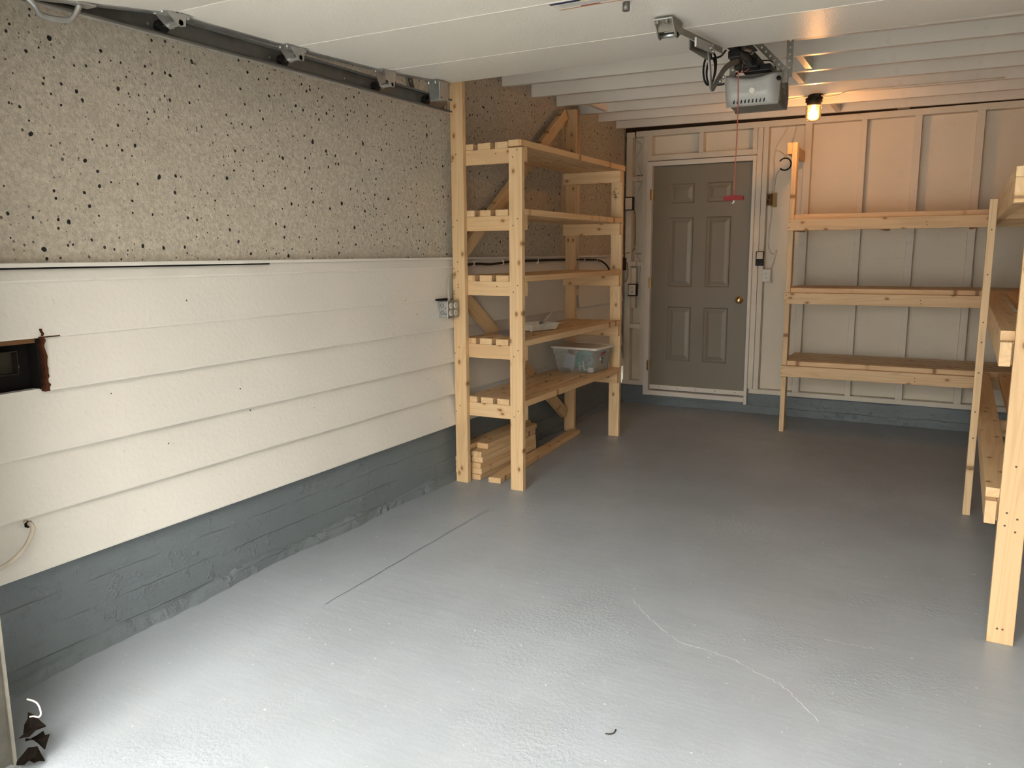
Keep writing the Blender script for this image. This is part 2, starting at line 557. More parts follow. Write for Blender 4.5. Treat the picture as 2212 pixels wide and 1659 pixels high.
# floor (level inside, falling a little towards the opening)
def floor_z(y):
    return 0.0 if y > 2.6 else -0.05 * (2.6 - y) / 1.5
bm = bmesh.new()
ys = [1.02 + i * 0.08 for i in range(21)] + [3.2, 4, 5, 6, 7, 7.62]
xs = [-2.95 + i * 0.4 for i in range(10)] + [0.95]
g = [[bm.verts.new((x, y, floor_z(y))) for x in xs] for y in ys]
for j in range(len(ys) - 1):
    for i in range(len(xs) - 1):
        bm.faces.new((g[j][i], g[j][i + 1], g[j + 1][i + 1], g[j + 1][i]))
floor = struct(link('floor', bm, FLOORM))
def ribbon(name, pts, w, parent, mat, dz=0.0008, seed=1, jag=0.006):
    rr = random.Random(seed)
    P = spline([(x, y, 0) for x, y in pts], 8)
    bm = bmesh.new(); pv = None
    for i, p in enumerate(P):
        d = (P[min(i + 1, len(P) - 1)] - P[max(i - 1, 0)]).normalized()
        nn = Vector((-d.y, d.x, 0))
        c = p + nn * rr.uniform(-jag, jag)
        ww = w * rr.uniform(0.4, 1.0)
        z = floor_z(c.y) + dz
        a = bm.verts.new((*(c + nn * ww).xy, z)); b = bm.verts.new((*(c - nn * ww).xy, z))
        if pv: bm.faces.new((pv[0], pv[1], b, a))
        pv = (a, b)
    return link(name, bm, mat, parent)
CRACK = plain('pale_crack_filler', (0.66, 0.67, 0.66), 0.7)
ribbon('floor_crack', [(-1.093, 3.11), (-1.028, 3.026), (-0.901, 2.903), (-0.789, 2.824), (-0.672, 2.81), (-0.579, 2.784), (-0.474, 2.727), (-0.401, 2.69), (-0.342, 2.628), (-0.253, 2.523)], 0.0022, floor, CRACK, seed=3)
ribbon('floor_crack', [(-0.312, 3.107), (-0.229, 3.109), (-0.132, 3.119)], 0.0016, floor, CRACK, seed=5)
ribbon('floor_ridge', [(-2.262, 2.45), (-2.264, 3.027), (-2.272, 3.53), (-2.276, 3.9)], 0.010, floor, FLOORM, dz=0.004, seed=6, jag=0.004)

struct(box('ground_outside', -9, 9, -14, 1.02, -0.30, -0.052, OUTSIDE))
# concrete stem walls
struct(box('baseboard_left', -2.95, XL, 1.02, 7.48, -0.06, 0.395, CURBM))
struct(box('baseboard_back', -2.95, 0.95, 7.48, 7.62, -0.02, 0.19, CURBM))
rl_ = random.Random(9)
bm = bmesh.new(); pv = None
for k in range(180):
    y = 1.02 + (7.47 - 1.02) * k / 179
    d_ = 0.030 + 0.012 * math.sin(k * 0.23) + rl_.uniform(-0.006, 0.006); h_ = 0.045 + 0.010 * math.sin(k * 0.31 + 1) + rl_.uniform(-0.005, 0.005)
    fz = floor_z(y)
    ring = [bm.verts.new((XL - 0.01, y, fz - 0.01)), bm.verts.new((XL + d_, y, fz - 0.005)), bm.verts.new((XL + d_ * rl_.uniform(0.75, 0.9), y, fz + h_ * 0.45)), bm.verts.new((XL + 0.012, y, fz + h_)), bm.verts.new((XL - 0.01, y, fz + h_ + 0.012))]
    ring[0].co -= Vector(bpy.data.objects['baseboard_left'].location)
    for v_ in ring[1:]: v_.co -= Vector(bpy.data.objects['baseboard_left'].location)
    if pv:
        for a in range(5): bm.faces.new((pv[a], pv[(a + 1) % 5], ring[(a + 1) % 5], ring[a]))
    pv = ring
link('rough_ledge', bm, CURBM, bpy.data.objects['baseboard_left'])
# left wall: stucco above, lapped boards below
wl = struct(box('wall_left', -2.95, -2.80, 1.02, 7.60, 1.44, 2.80, STUCCO))
bb = box('wall_backing', -2.95, -2.845, 1.02, 7.60, 0.395, 1.44, CAVITY, wl)
seams = [0.386, 0.592, 0.803, 1.025, 1.211, 1.405, 1.448]
rs = random.Random(2)
for i in range(6):
    z0, z1 = seams[i], seams[i + 1]
    t = 0.036 if i < 4 else 0.018
    spans = [(1.02, 7.40)]
    if i == 3: spans = [(1.655, 6.235), (6.315, 7.38)]
    if i == 2: spans = [(1.02, 6.255), (6.30, 7.36)]
    for (ya, yb) in spans:
        dy = rs.uniform(-0.03, 0.0)
        bm = bmesh.new()
        prof = [(-2.79, z1 + 0.004), (-2.79 + t * 0.15, z1 + 0.004), (-2.79 + t - 0.002, z0 + 0.004), (-2.79 + t - 0.003, z0 - 0.003), (-2.79 + 0.003, z0 - 0.003)]
        prof = [(x - 0.03 if k in (0, 4) else x, z) for k, (x, z) in enumerate(prof)]
        n = 24
        pr = None
        for k in range(n + 1):
            y = ya + (yb + dy - ya) * k / n
            w = rs.uniform(-0.0007, 0.0007)
            ring = [bm.verts.new((x, y, z + (w if q in (2, 3) else 0)) - Vector(wl.location) if False else Vector((x, y, z + (w if q in (2, 3) else 0))) - Vector(wl.location)) for q, (x, z) in enumerate(prof)]
            if pr:
                for a in range(5):
                    bm.faces.new((pr[a], pr[(a + 1) % 5], ring[(a + 1) % 5], ring[a]))
            else: bm.faces.new(ring)
            pr = ring
        bm.faces.new(pr[::-1])
        o = link('siding_board', bm, WHITE, wl)
# ragged brown edges of the hole in the boards
def ragged(name, pts, mat, parent, x0, x1, seed):
    rr = random.Random(seed)
    bm = bmesh.new(); p = off(parent); pv = None
    for (y, z, w) in pts:
        y2, z2 = y + rr.uniform(-0.004, 0.004), z + rr.uniform(-0.002, 0.002)
        ww = w * rr.uniform(0.75, 1.25)
        q = [bm.verts.new(Vector(v) - p) for v in ((x0, y2 - ww / 2, z2), (x1, y2 - ww / 2, z2), (x1, y2 + ww / 2, z2), (x0, y2 + ww / 2, z2))]
        if pv:
            for a in range(4): bm.faces.new((pv[a], pv[(a + 1) % 4], q[(a + 1) % 4], q[a]))
        else: bm.faces.new(q)
        pv = q
    bm.faces.new(pv[::-1])
    return link(name, bm, mat, parent)
ragged('hole_edge', [(1.648, 1.022 + 0.01 * k, 0.011 + 0.010 * max(0, (4 - k)) / 4) for k in range(20)], RUST, wl, -2.778, -2.757, 4)
box('hole_side_shade', -2.843, -2.7775, 1.634, 1.6535, 1.027, 1.207, CAVITY, wl)  # covers the white board end; the hole's shade is put into its near-black colour
box('hole_lining', -2.835, -2.785, 1.02, 1.64, 1.192, 1.208, mk('brown_board_edge', (0.16, 0.075, 0.025), 0.8), wl)
ragged('split', [(1.654, 1.212 + 0.006 * k, 0.009) for k in range(6)], RUST, wl, -2.79, -2.7715, 8)
box('tar_paper', -2.845, -2.837, 1.02, 1.65, 1.03, 1.20, TARPAPER, wl)
box('split', -2.79, -2.7735, 1.655, 1.72, 1.208, 1.2125, RUST, wl)
# top trim over the boards
struct(box('trim_1', -2.815, -2.765, 1.02, 7.40, 1.453, 1.468, WHITE, None, 0.002))
box('gap_line', -2.79, -2.7715, 1.02, 2.75, 1.4465, 1.4535, CAVITY, wl)
# back wall
wb = struct(box('wall_back', -2.95, 0.95, 7.54, 7.60, 0.19, 2.80, SHEATH))
ZP0, ZP1 = 2.574, 2.6255
lumber('top_plate', -2.68, 0.92, YB, 7.54, ZP0, ZP1, 'x', wb, mat=FRAMEWHITE)
lumber('top_plate', -2.775, -2.695, YB, 7.54, ZP0, ZP1 - 0.004, 'x', wb, mat=FRAMEWHITE)
lumber('sill_plate', -2.785, -2.56, YB, 7.54, 0.19, 0.232, 'x', wb, mat=FRAMEWHITE)
lumber('sill_plate', -1.535, 0.92, YB, 7.54, 0.19, 0.232, 'x', wb, mat=FRAMEWHITE)
for x0, x1 in ((-2.772, -2.712), (-2.606, -2.556), (-1.545, -1.50), (-1.496, -1.452), (-1.150, -1.092), (-0.705, -0.66), (-0.305, -0.25), (0.135, 0.19), (0.56, 0.61)):
    lumber('stud', x0, x1, YB, 7.54, 0.232, ZP0, 'z', wb, mat=FRAMEWHITE, bevel=0.002)
for x0, x1, z in ((-2.712, -2.655, 2.165), (-2.648, -2.606, 2.165), (-2.712, -2.662, 1.36), (-2.655, -2.606, 1.362), (-2.712, -2.606, 0.752)):
    lumber('noggin', x0, x1, YB + 0.004, 7.54, z, z + 0.042, 'x', wb, mat=FRAMEWHITE, bevel=0.002)
lumber('door_header', -2.556, -1.545, YB - 0.002, 7.54, 2.345, 2.395, 'x', wb, mat=FRAMEWHITE)
for x0, x1 in ((-2.556, -2.518), (-2.072, -2.03), (-1.588, -1.548)):
    lumber('cripple_stud', x0, x1, YB, 7.54, 2.395, ZP0, 'z', wb, mat=FRAMEWHITE, bevel=0.002)
box('panel_seam', -2.70, -2.61, 7.5385, 7.541, 1.475, 1.481, DKCABLE, wb)
box('panel_seam', -2.70, -2.61, 7.5385, 7.541, 2.225, 2.231, DKCABLE, wb)
box('sheathing_step', -1.45, 0.92, 7.534, 7.541, 0.232, 1.425, SHEATH, wb, 0.001)
box('backer_board', -2.712, -2.668, YB + 0.03, 7.541, 0.95, 1.345, FRAMEWHITE, wb, 0.002)

# ceiling with joists and blocks
ceil = struct(box('ceiling', -2.95, 0.95, 0.90, 7.62, 2.775, 2.83, ROOFM))
KJ = 0.06
def joist_y(y, x): return y + KJ * (x - XL)
JY = [4.22, 4.65, 5.045, 5.495, 5.93, 6.36, 6.80, 7.235]
for i, y in enumerate([1.6, 2.5, 3.4] + JY):
    c = Vector((-1.0, joist_y(y, -1.0) + 0.02, 2.705))
    bm = bmesh.new()
    addbox(bm, -1.83 / math.cos(math.atan(KJ)), 1.83 / math.cos(math.atan(KJ)), -0.02, 0.02, -0.07, 0.07, 0.002)
    o = link('joist', bm, JOIST, ceil)
    o.rotation_euler = (0, 0, math.atan(KJ))
    o.location = c - off(ceil)
def block(x, ya, yb, z0=2.64, w=0.04):
    p = [(x - w / 2, joist_y(ya, x) + 0.042), (x + w / 2, joist_y(ya, x) + 0.042), (x + w / 2, joist_y(yb, x) - 0.001), (x - w / 2, joist_y(yb, x) - 0.001)]
    prism('blocking', p, z0, 2.774, JOIST, ceil, 'xy')
block(-0.86, 5.045, 5.495); block(-0.97, 5.495, 5.93); block(-0.88, 6.80, 7.235, 2.637); block(-2.56, 5.93, 6.36)
lumber('plate_block', -0.44, -0.35, 7.40, 7.54, 2.634, 2.72, 'x', ceil, mat=FRAMEWHITE)
box('dark_gap', -2.80, 0.80, 7.49, 7.539, 2.626, 2.774, plain('raw_timber_gap_shade', (0.035, 0.022, 0.013), 0.8), ceil)  # raw timber panel, darkness of the gap put into its colour
# right wall, front wall round the opening
struct(box('wall_right', XR, 0.95, 1.02, 7.60, -0.06, 2.80, SHEATH))
OPL, OPR, OPT = -2.275, 0.36, 2.15
wf = struct(box('wall_front', -4.2, OPL, 0.86, 1.02, -0.06, 3.0, TRIMW))
box('front_pier', OPR, 2.2, 0.86, 1.02, -0.06, 3.0, TRIMW, wf)
box('front_header', OPL, OPR, 0.86, 1.02, OPT, 3.0, TRIMW, wf)

struct(box('added_eave', -4.2, 2.2, 0.08, 0.86, 2.36, 2.52, ROOFM))  # unseen overhang, added to cut high skylight on the near floor
# unseen walls added outside the opening to shade the near floor and siding
struct(box('wall_shade_left', -3.0, -2.30, -3.6, 0.86, -0.06, 2.9, OUTSIDE))
struct(box('wall_shade_right', 0.62, 1.1, -3.6, 0.86, -0.06, 2.9, OUTSIDE))

# ------------------------------------------------------------------ entry door
d1 = thing('door_1', (-2.04, 7.50, 0.12), 'taupe six-panel entry door in a white frame in the back wall', 'door', kind='structure')
boxes('door_frame', [(-2.552, -2.500, 7.415, 7.54, 0.105, 2.335), (-1.572, -1.545, 7.415, 7.54, 0.085, 2.335), (-2.500, -1.572, 7.415, 7.54, 2.292, 2.335)], TRIMW, d1, 0.002)
boxes('threshold', [(-2.500, -1.572, 7.405, 7.53, 0.108, 0.152)], TRIMW, d1, 0.003)
DX0, DX1, DZ0, DZ1, DY = -2.497, -1.575, 0.160, 2.288, 7.462
bm = bmesh.new(); P0 = off(d1)
def V(x, y, z): return bm.verts.new(Vector((x, y, z)) - P0)
colx = [(-2.335, -2.105), (-1.985, -1.755)]
rowz = [(0.455, 0.975), (1.165, 1.815), (1.945, 2.125)]
xs_ = sorted({DX0, DX1, *[a for c in colx for a in c]}); zs_ = sorted({DZ0, DZ1, *[a for r in rowz for a in r]})
for i in range(len(xs_) - 1):
    for j in range(len(zs_) - 1):
        xa, xb, za, zb = xs_[i], xs_[i + 1], zs_[j], zs_[j + 1]
        if (xa, xb) in colx and (za, zb) in rowz:
            loops = []
            for ins, dep in ((0, 0), (0.012, 0.011), (0.024, 0.011), (0.055, 0.003)):
                loops.append([V(xa + ins, DY + dep, za + ins), V(xb - ins, DY + dep, za + ins), V(xb - ins, DY + dep, zb - ins), V(xa + ins, DY + dep, zb - ins)])
            for A, B in zip(loops, loops[1:]):
                for k in range(4): bm.faces.new((A[k], A[(k + 1) % 4], B[(k + 1) % 4], B[k]))
            bm.faces.new(loops[-1])
        else:
            bm.faces.new((V(xa, DY, za), V(xb, DY, za), V(xb, DY, zb), V(xa, DY, zb)))
F = [V(DX0, DY, DZ0), V(DX1, DY, DZ0), V(DX1, DY, DZ1), V(DX0, DY, DZ1)]
Bk = [V(DX0, DY + 0.04, DZ0), V(DX1, DY + 0.04, DZ0), V(DX1, DY + 0.04, DZ1), V(DX0, DY + 0.04, DZ1)]
bm.faces.new(Bk)
for k in range(4): bm.faces.new((F[k], F[(k + 1) % 4], Bk[(k + 1) % 4], Bk[k]))
bmesh.ops.remove_doubles(bm, verts=bm.verts, dist=1e-5)
slab = link('door_slab', bm, DOORGREY, d1)
bm = bmesh.new()
addbox(bm, -2.495 - P0.x, -1.578 - P0.x, 7.452 - P0.y, 7.462 - P0.y, 0.162 - P0.z, 0.205 - P0.z, 0.002)
for k in range(5): disc(bm, Vector((-2.40 + k * 0.185, 7.4515, 0.185)) - P0, (0, -1, 0), 0.005, 8, 1)
link('door_sweep', bm, [TRIMW, SCREW], d1)
for z in (2.03, 1.20, 0.40):
    bm = bmesh.new()
    addcyl(bm, Vector((-2.502, 7.452, z - 0.05)) - P0, Vector((-2.502, 7.452, z + 0.05)) - P0, 0.008, 10)
    addbox(bm, -2.516 - P0.x, -2.502 - P0.x, 7.411 - P0.y, 7.456 - P0.y, z - 0.05 - P0.z, z + 0.05 - P0.z)
    link('hinge', bm, BRASS, d1)
kb = lathe('door_knob', [(0.0, -0.002), (0.033, -0.002), (0.034, 0.006), (0.026, 0.011), (0.012, 0.014), (0.012, 0.030), (0.022, 0.037), (0.029, 0.050), (0.028, 0.062), (0.018, 0.069), (0.0, 0.070)], (-1.652, 7.462, 1.052), BRASS, d1, 'y', 28)

# ------------------------------------------------------------------ overhead garage door (open)
gd = thing('door_2', (-1.0, 2.8, 2.30), 'white sectional overhead garage door, raised open under the ceiling', 'garage door', kind='structure')
GX0, GX1 = -2.362, 0.345
seam = [(1.38, 2.205), (1.932, 2.288), (2.497, 2.299), (3.094, 2.322), (3.645, 2.364)]
for i in range(4):
    (ya, za), (yb, zb) = seam[i], seam[i + 1]
    d = Vector((0, yb - ya, zb - za)).normalized(); nrm = Vector((0, -d.z, d.y))
    g_ = 0.0025
    ya2, za2 = ya + d.y * g_, za + d.z * g_; yb2, zb2 = yb - d.y * g_, zb - d.z * g_
    th = 0.042
    prism('door_section', [(ya2, za2), (yb2, zb2), (yb2 + nrm.y * th, zb2 + nrm.z * th), (ya2 + nrm.y * th, za2 + nrm.z * th)], GX0 + 0.035, GX1 - 0.035, GDOOR, gd, 'yz', 0.0018)
    for (xa, xb) in ((GX0, GX0 + 0.034), (GX1 - 0.034, GX1)):
        e = 0.003
        bm = bmesh.new(); p = off(gd)
        poly = [(ya2 - nrm.y * e, za2 - nrm.z * e), (yb2 - nrm.y * e, zb2 - nrm.z * e), (yb2 + nrm.y * th, zb2 + nrm.z * th), (ya2 + nrm.y * th, za2 + nrm.z * th)]
        A = [bm.verts.new(Vector((xa, y, z)) - p) for y, z in poly]; B = [bm.verts.new(Vector((xb, y, z)) - p) for y, z in poly]
        bm.faces.new(A); bm.faces.new(B[::-1])
        for k in range(4): bm.faces.new((A[k], A[(k + 1) % 4], B[(k + 1) % 4], B[k]))
        for k in range(10):
            q = Vector((0.5 * (xa + xb) + (0.006 if k % 2 else -0.006), ya2 + (yb2 - ya2) * (k + 0.5) / 10, za2 + (zb2 - za2) * (k + 0.5) / 10)) - nrm * (e + 0.0004) - p
            disc(bm, q, -nrm, 0.0028, 6, 1)
        link('end_stile', bm, [GALV, DARKSTEEL], gd)
def tz(y): return 2.222 + 0.0045 * (y - 1.2) + 0.003     # lower lip of the left track
TW0, TW1 = -2.412, -2.382
def roller(y, zc, stem_to=-2.33):
    bm = bmesh.new(); p = off(gd)
    addcyl(bm, Vector((-2.409, y, zc)) - p, Vector((-2.386, y, zc)) - p, 0.022, 20)
    link('roller', bm, BLACK, gd)
    cyl('roller_stem', (-2.386, y, zc), (stem_to, y, zc), 0.0055, ZINC, gd, 10)
def hinge(y, z):
    """edge hinge with roller tube on the underside at a seam"""
    zt = tz(y) + 0.028
    roller(y + 0.012, zt)
    bm = bmesh.new(); p = off(gd)
    def b(x0, x1, y0, y1, z0, z1, bv=0.001): addbox(bm, x0 - p.x, x1 - p.x, y0 - p.y, y1 - p.y, z0 - p.z, z1 - p.z, bv)
    b(-2.358, -2.300, y - 0.062, y - 0.004, z - 0.0075, z - 0.0035)
    b(-2.358, -2.300, y + 0.004, y + 0.062, z - 0.0055, z - 0.0015)
    for xx in (-2.358, -2.303):
        vs = [(y - 0.045, z - 0.006), (y + 0.035, z - 0.005), (y + 0.030, zt - 0.008), (y + 0.012, zt - 0.014), (y - 0.006, zt - 0.006)]
        A = [bm.verts.new(Vector((xx, a, c)) - p) for a, c in vs]; B = [bm.verts.new(Vector((xx + 0.003, a, c)) - p) for a, c in vs]
        bm.faces.new(A); bm.faces.new(B[::-1])
        for k in range(5): bm.faces.new((A[k], A[(k + 1) % 5], B[(k + 1) % 5], B[k]))
    addcyl(bm, Vector((-2.356, y + 0.012, zt)) - p, Vector((-2.30, y + 0.012, zt)) - p, 0.0095, 12)
    for xx, yy in ((-2.348, y - 0.05), (-2.312, y - 0.05), (-2.348, y + 0.05), (-2.312, y + 0.05)):
        addcyl(bm, Vector((xx, yy, z - 0.014)) - p, Vector((xx, yy, z - 0.004)) - p, 0.006, 6)
    link('edge_hinge', bm, GALV, gd)
for (y, z) in seam[1:4]: hinge(y, z)
# top bracket near the inner end
zt = tz(3.53) + 0.028
roller(3.515, zt, -2.30)
bm = bmesh.new(); p = off(gd)
for (xx, w) in ((-2.365, 0.006), (-2.349, 0.008), (-2.331, 0.008), (-2.313, 0.008)):
    vs = [(3.485, 2.348), (3.56, 2.352), (3.585, zt + 0.008), (3.575, zt - 0.004), (3.51, zt + 0.004)]
    A = [bm.verts.new(Vector((xx, a, c)) - p) for a, c in vs]; B = [bm.verts.new(Vector((xx + w, a, c)) - p) for a, c in vs]
    bm.faces.new(A); bm.faces.new(B[::-1])
    for k in range(5): bm.faces.new((A[k], A[(k + 1) % 5], B[(k + 1) % 5], B[k]))
addbox(bm, -2.365 - p.x, -2.300 - p.x, 3.50 - p.y, 3.575 - p.y, zt - 0.002 - p.z, 2.347 - p.z, 0.003)
addbox(bm, -2.370 - p.x, -2.298 - p.x, 3.47 - p.y, 3.60 - p.y, 2.342 - p.z, 2.349 - p.z, 0.001)
addcyl(bm, Vector((-2.365, 3.515, zt)) - p, Vector((-2.29, 3.515, zt)) - p, 0.010, 12)
for xx, yy in ((-2.352, 3.482), (-2.31, 3.478), (-2.33, 3.595)):
    addcyl(bm, Vector((xx, yy, 2.330)) - p, Vector((xx, yy, 2.343)) - p, 0.0075, 8)
link('top_bracket', bm, ZINC, gd)
# bent strap lift handle at the lower end of the door
tube('lift_handle', [(-2.33, 1.44, 2.214), (-2.335, 1.468, 2.196), (-2.35, 1.492, 2.181), (-2.352, 1.52, 2.177), (-2.35, 1.565, 2.181), (-2.347, 1.588, 2.190), (-2.345, 1.603, 2.212), (-2.34, 1.612, 2.234)], 0.0085, GALV, gd, 10, 4)
boxes('handle_foot', [(-2.362, -2.318, 1.592, 1.65, 2.2335, 2.2385)], GALV, gd)
cyl('bolt', (-0.985, 2.62, 2.300), (-0.985, 2.62, 2.275), 0.012, DARKSTEEL, gd)
# warning label on the second section
lab = thing('warning_label', (-1.1, 2.55, 2.300), 'white printed warning label stuck on the underside of the overhead door', 'label')
def lq(name, xa, xb, ya, yb, mat, dz):
    bm = bmesh.new()
    def zz(y): return (2.299 + (y - 2.497) * 0.0385 if y > 2.497 else 2.299 + (y - 2.497) * 0.0195) - dz
    A = [bm.verts.new(Vector((x, y, zz(y))) - off(lab)) for x, y in ((xa, ya), (xb, ya), (xb, yb), (xa, yb))]
    Bq = [bm.verts.new(v.co + Vector((0, 0, 0.0004))) for v in A]
    bm.faces.new(A); bm.faces.new(Bq)
    for k in range(4): bm.faces.new((A[k], A[(k + 1) % 4], Bq[(k + 1) % 4], Bq[k]))
    return link(name, bm, mat, lab)
LBLW = plain('label_white', (0.66, 0.64, 0.58), 0.5)
lq('label_sheet', -1.215, -0.975, 2.503, 2.597, LBLW, 0.0008)
lq('blue_heading', -1.213, -1.105, 2.506, 2.524, plain('label_blue', (0.02, 0.03, 0.10), 0.5), 0.0016)
lq('yellow_heading', -1.105, -1.02, 2.506, 2.524, plain('label_yellow', (0.55, 0.42, 0.08), 0.5), 0.0016)
lq('orange_line', -1.212, -0.978, 2.588, 2.594, plain('label_orange', (0.5, 0.22, 0.10), 0.5), 0.0016)
lq('red_print', -1.13, -1.06, 2.577, 2.584, plain('label_red', (0.25, 0.03, 0.02), 0.5), 0.0016)
for k in range(4): lq('grey_print', -1.19, -1.0, 2.535 + 0.009 * k, 2.539 + 0.009 * k, plain('label_grey_ink', (0.42, 0.42, 0.42), 0.6), 0.0016)

# ------------------------------------------------------------------ left track
def cchannel(name, path, mat, parent, h=0.066, d=0.030, t=0.002, x0=TW0):
    """C section swept along a path of (y, z) points of the lower lip; opens towards +x"""
    bm = bmesh.new(); p = off(parent)
    sec = [(d, 0.006), (d + 0.004, 0.0), (0.0, 0.0), (0.0, h), (d + 0.004, h), (d, h - 0.006)]
    sec2 = [(d - t, 0.006 + t), (d, t), (t, t), (t, h - t), (d, h - t), (d - t, h - 0.006 - t)]
    ring_def = sec + sec2[::-1]
    pv = None
    for i, (y, z) in enumerate(path):
        a = path[max(i - 1, 0)]; b = path[min(i + 1, len(path) - 1)]
        dd = Vector((0, b[0] - a[0], b[1] - a[1])).normalized()
        nn = Vector((0, -dd.z, dd.y))
        ring = [bm.verts.new(Vector((x0 + u, y, z)) + nn * v - p) for u, v in ring_def]
        if pv:
            for k in range(len(ring)): bm.faces.new((pv[k], pv[(k + 1) % len(ring)], ring[(k + 1) % len(ring)], ring[k]))
        else: bm.faces.new(ring)
        pv = ring
    bm.faces.new(pv[::-1])
    return link(name, bm, mat, parent)
tr = thing('door_track', (-2.40, 1.17, -0.047), 'grey steel door track along the left wall carrying the raised overhead door', 'track')
path = [(3.74 - i * 0.3, tz(3.74 - i * 0.3)) for i in range(8)]
cz = tz(1.48)
for k in range(1, 9):
    a = math.radians(90 * k / 8)
    path.append((1.48 - 0.27 * math.sin(a), cz - 0.27 * (1 - math.cos(a))))
cchannel('horizontal_rail', path[::-1], DARKSTEEL, tr)
cchannel('vertical_rail', [(1.21, -0.045), (1.21, 1.0), (1.21, cz - 0.27)], OLIVE, tr)
box('lip_edge', -2.386, -2.377, 1.50, 3.74, 2.2195, 2.2235, GALV, tr).rotation_euler = (math.atan(0.0045), 0, 0)
for y in (1.9, 2.45, 2.9):
    cyl('rivet', (TW0 + 0.001, y, tz(y) + 0.030), (TW0 + 0.0035, y, tz(y) + 0.030), 0.005, ZINC, tr, 8)
def perf(name, a, b, w, nrm, parent, mat=OLIVE, t=0.003, holes=True, sp=0.035):
    a, b, nrm = Vector(a), Vector(b), Vector(nrm).normalized()
    X = (b - a).normalized(); Z = (nrm - X * nrm.dot(X)).normalized(); Y = Z.cross(X); L = (b - a).length
    bm = bmesh.new()
    n = max(1, int(L / sp)); cl = L / n; hr = 0.0065
    for k in range(n):
        cx = -L / 2 + cl * (k + 0.5)
        O = [(cl / 2, 0), (cl / 2, w / 2), (0, w / 2), (-cl / 2, w / 2), (-cl / 2, 0), (-cl / 2, -w / 2), (0, -w / 2), (cl / 2, -w / 2)]
        I = [(hr * math.cos(i * math.pi / 4), hr * math.sin(i * math.pi / 4)) for i in range(8)]
        for i in range(8):
            j = (i + 1) % 8
            for zz in (-t / 2, t / 2):
                bm.faces.new([bm.verts.new((cx + q[0], q[1], zz)) for q in (O[i], O[j], I[j], I[i])])
            bm.faces.new([bm.verts.new((cx + q[0], q[1], zz)) for q, zz in ((I[i], -t / 2), (I[j], -t / 2), (I[j], t / 2), (I[i], t / 2))])
    bmesh.ops.remove_doubles(bm, verts=bm.verts, dist=1e-6)
    addbox(bm, -L / 2, L / 2, w / 2 - t, w / 2, -0.02, -t / 2)       # the folded leg of the angle
    o = link(name, bm, mat, parent)
    o.rotation_euler = Matrix((X, Y, Z)).transposed().to_euler()
    o.location = (a + b) / 2 - off(parent)
    return o
perf('hanger_strap', (-2.425, 3.46, 2.262), (-2.425, 3.32, 2.63), 0.034, (1, 0, 0), tr)
boxes('hanger_bolt', [(-2.424, -2.404, 3.70, 3.716, 2.252, 2.266)], ZINC, tr, 0.002)

# ------------------------------------------------------------------ opener
op = thing('garage_door_opener', (-0.94, 4.45, 2.39), 'grey garage door opener with frosted lens hanging from the joists beside the bare bulb', 'garage door opener')
OX0, OX1, OY0, OY1, OZ0, OZ1 = -1.075, -0.805, 4.36, 4.56, 2.212, 2.395
prism('housing', [(OY0, 2.392), (OY1 - 0.03, 2.392), (OY1, 2.35), (OY1 + 0.012, 2.30), (OY1 - 0.01, 2.238), (OY1 - 0.03, 2.231), (OY0, 2.242)], OX0 + 0.012, OX1, GREYPL, op, 'yz', 0.006)
prism('back_cover', [(OY1 - 0.07, 2.388), (OY1 - 0.03, 2.394), (OY1 + 0.004, 2.352), (OY1 + 0.016, 2.30), (OY1 - 0.006, 2.236), (OY1 - 0.03, 2.228)], OX0 + 0.006, OX1 + 0.006, GREYDK, op, 'yz', 0.004)
# frosted light lens on the side facing the door, dished along its upper edge
bm = bmesh.new(); p = off(op)
NX, NZ = 18, 9
rows = []
for j in range(NZ + 1):
    v = j / NZ
    row = []
    for i in range(NX + 1):
        u = i / NX
        half = 0.5 * (0.290 * v + 0.262 * (1 - v))
        x = -0.944 + (u - 0.5) * 2 * half
        top = 2.366 + 0.032 * abs(2 * u - 1.02) ** 1.6
        z = 2.238 + v * (top - 2.238)
        e = min(1, min(u, 1 - u) * 5)
        ez = min(1, v * 3.0, (1 - v) * 4 + 0.55)
        y = 4.36 - (0.06 * (math.sin(min(1, e) * math.pi / 2)) ** 0.7 * (0.55 + 0.45 * ez))
        row.append(bm.verts.new(Vector((x, y, z)) - p))
    rows.append(row)
for j in range(NZ):
    for i in range(NX): bm.faces.new((rows[j][i], rows[j][i + 1], rows[j + 1][i + 1], rows[j + 1][i]))
bot = [bm.verts.new(Vector((r.co.x + p.x, 4.362, 2.236)) - p) for r in rows[0]]
for i in range(NX): bm.faces.new((rows[0][i], rows[0][i + 1], bot[i + 1], bot[i]))
tp = [bm.verts.new(Vector((r.co.x + p.x, 4.362, 2.36)) - p) for r in rows[NZ]]
for i in range(NX): bm.faces.new((rows[NZ][i + 1], rows[NZ][i], tp[i], tp[i + 1]))
ln = link('light_lens', bm, LENS, op, smooth=True)
bm = bmesh.new()
for k in range(9):
    x = -1.025 + k * 0.019
    q = Vector((x, 4.3105, 2.253)) - p
    vs = [q + Vector((-0.004, 0, -0.008)), q + Vector((0.001, 0, -0.008)), q + Vector((0.005, 0, 0.008)), q + Vector((0.0, 0, 0.008))]
    f1 = [bm.verts.new(v) for v in vs]; f2 = [bm.verts.new(v + Vector((0, 0.02, 0))) for v in vs]
    bm.faces.new(f1); bm.faces.new(f2[::-1])
    for a in range(4): bm.faces.new((f1[a], f1[(a + 1) % 4], f2[(a + 1) % 4], f2[a]))
link('lens_slot', bm, BLACK, ln).location = -Vector((0, 0, 0))
lathe('lamp_bulb', [(0.0, -0.05), (0.02, -0.045), (0.03, -0.02), (0.028, 0.005), (0.016, 0.03), (0.013, 0.05)], (-0.93, 4.335, 2.30), mk('frosted_bulb', (0.8, 0.79, 0.7), 0.4), op, 'y', 20)
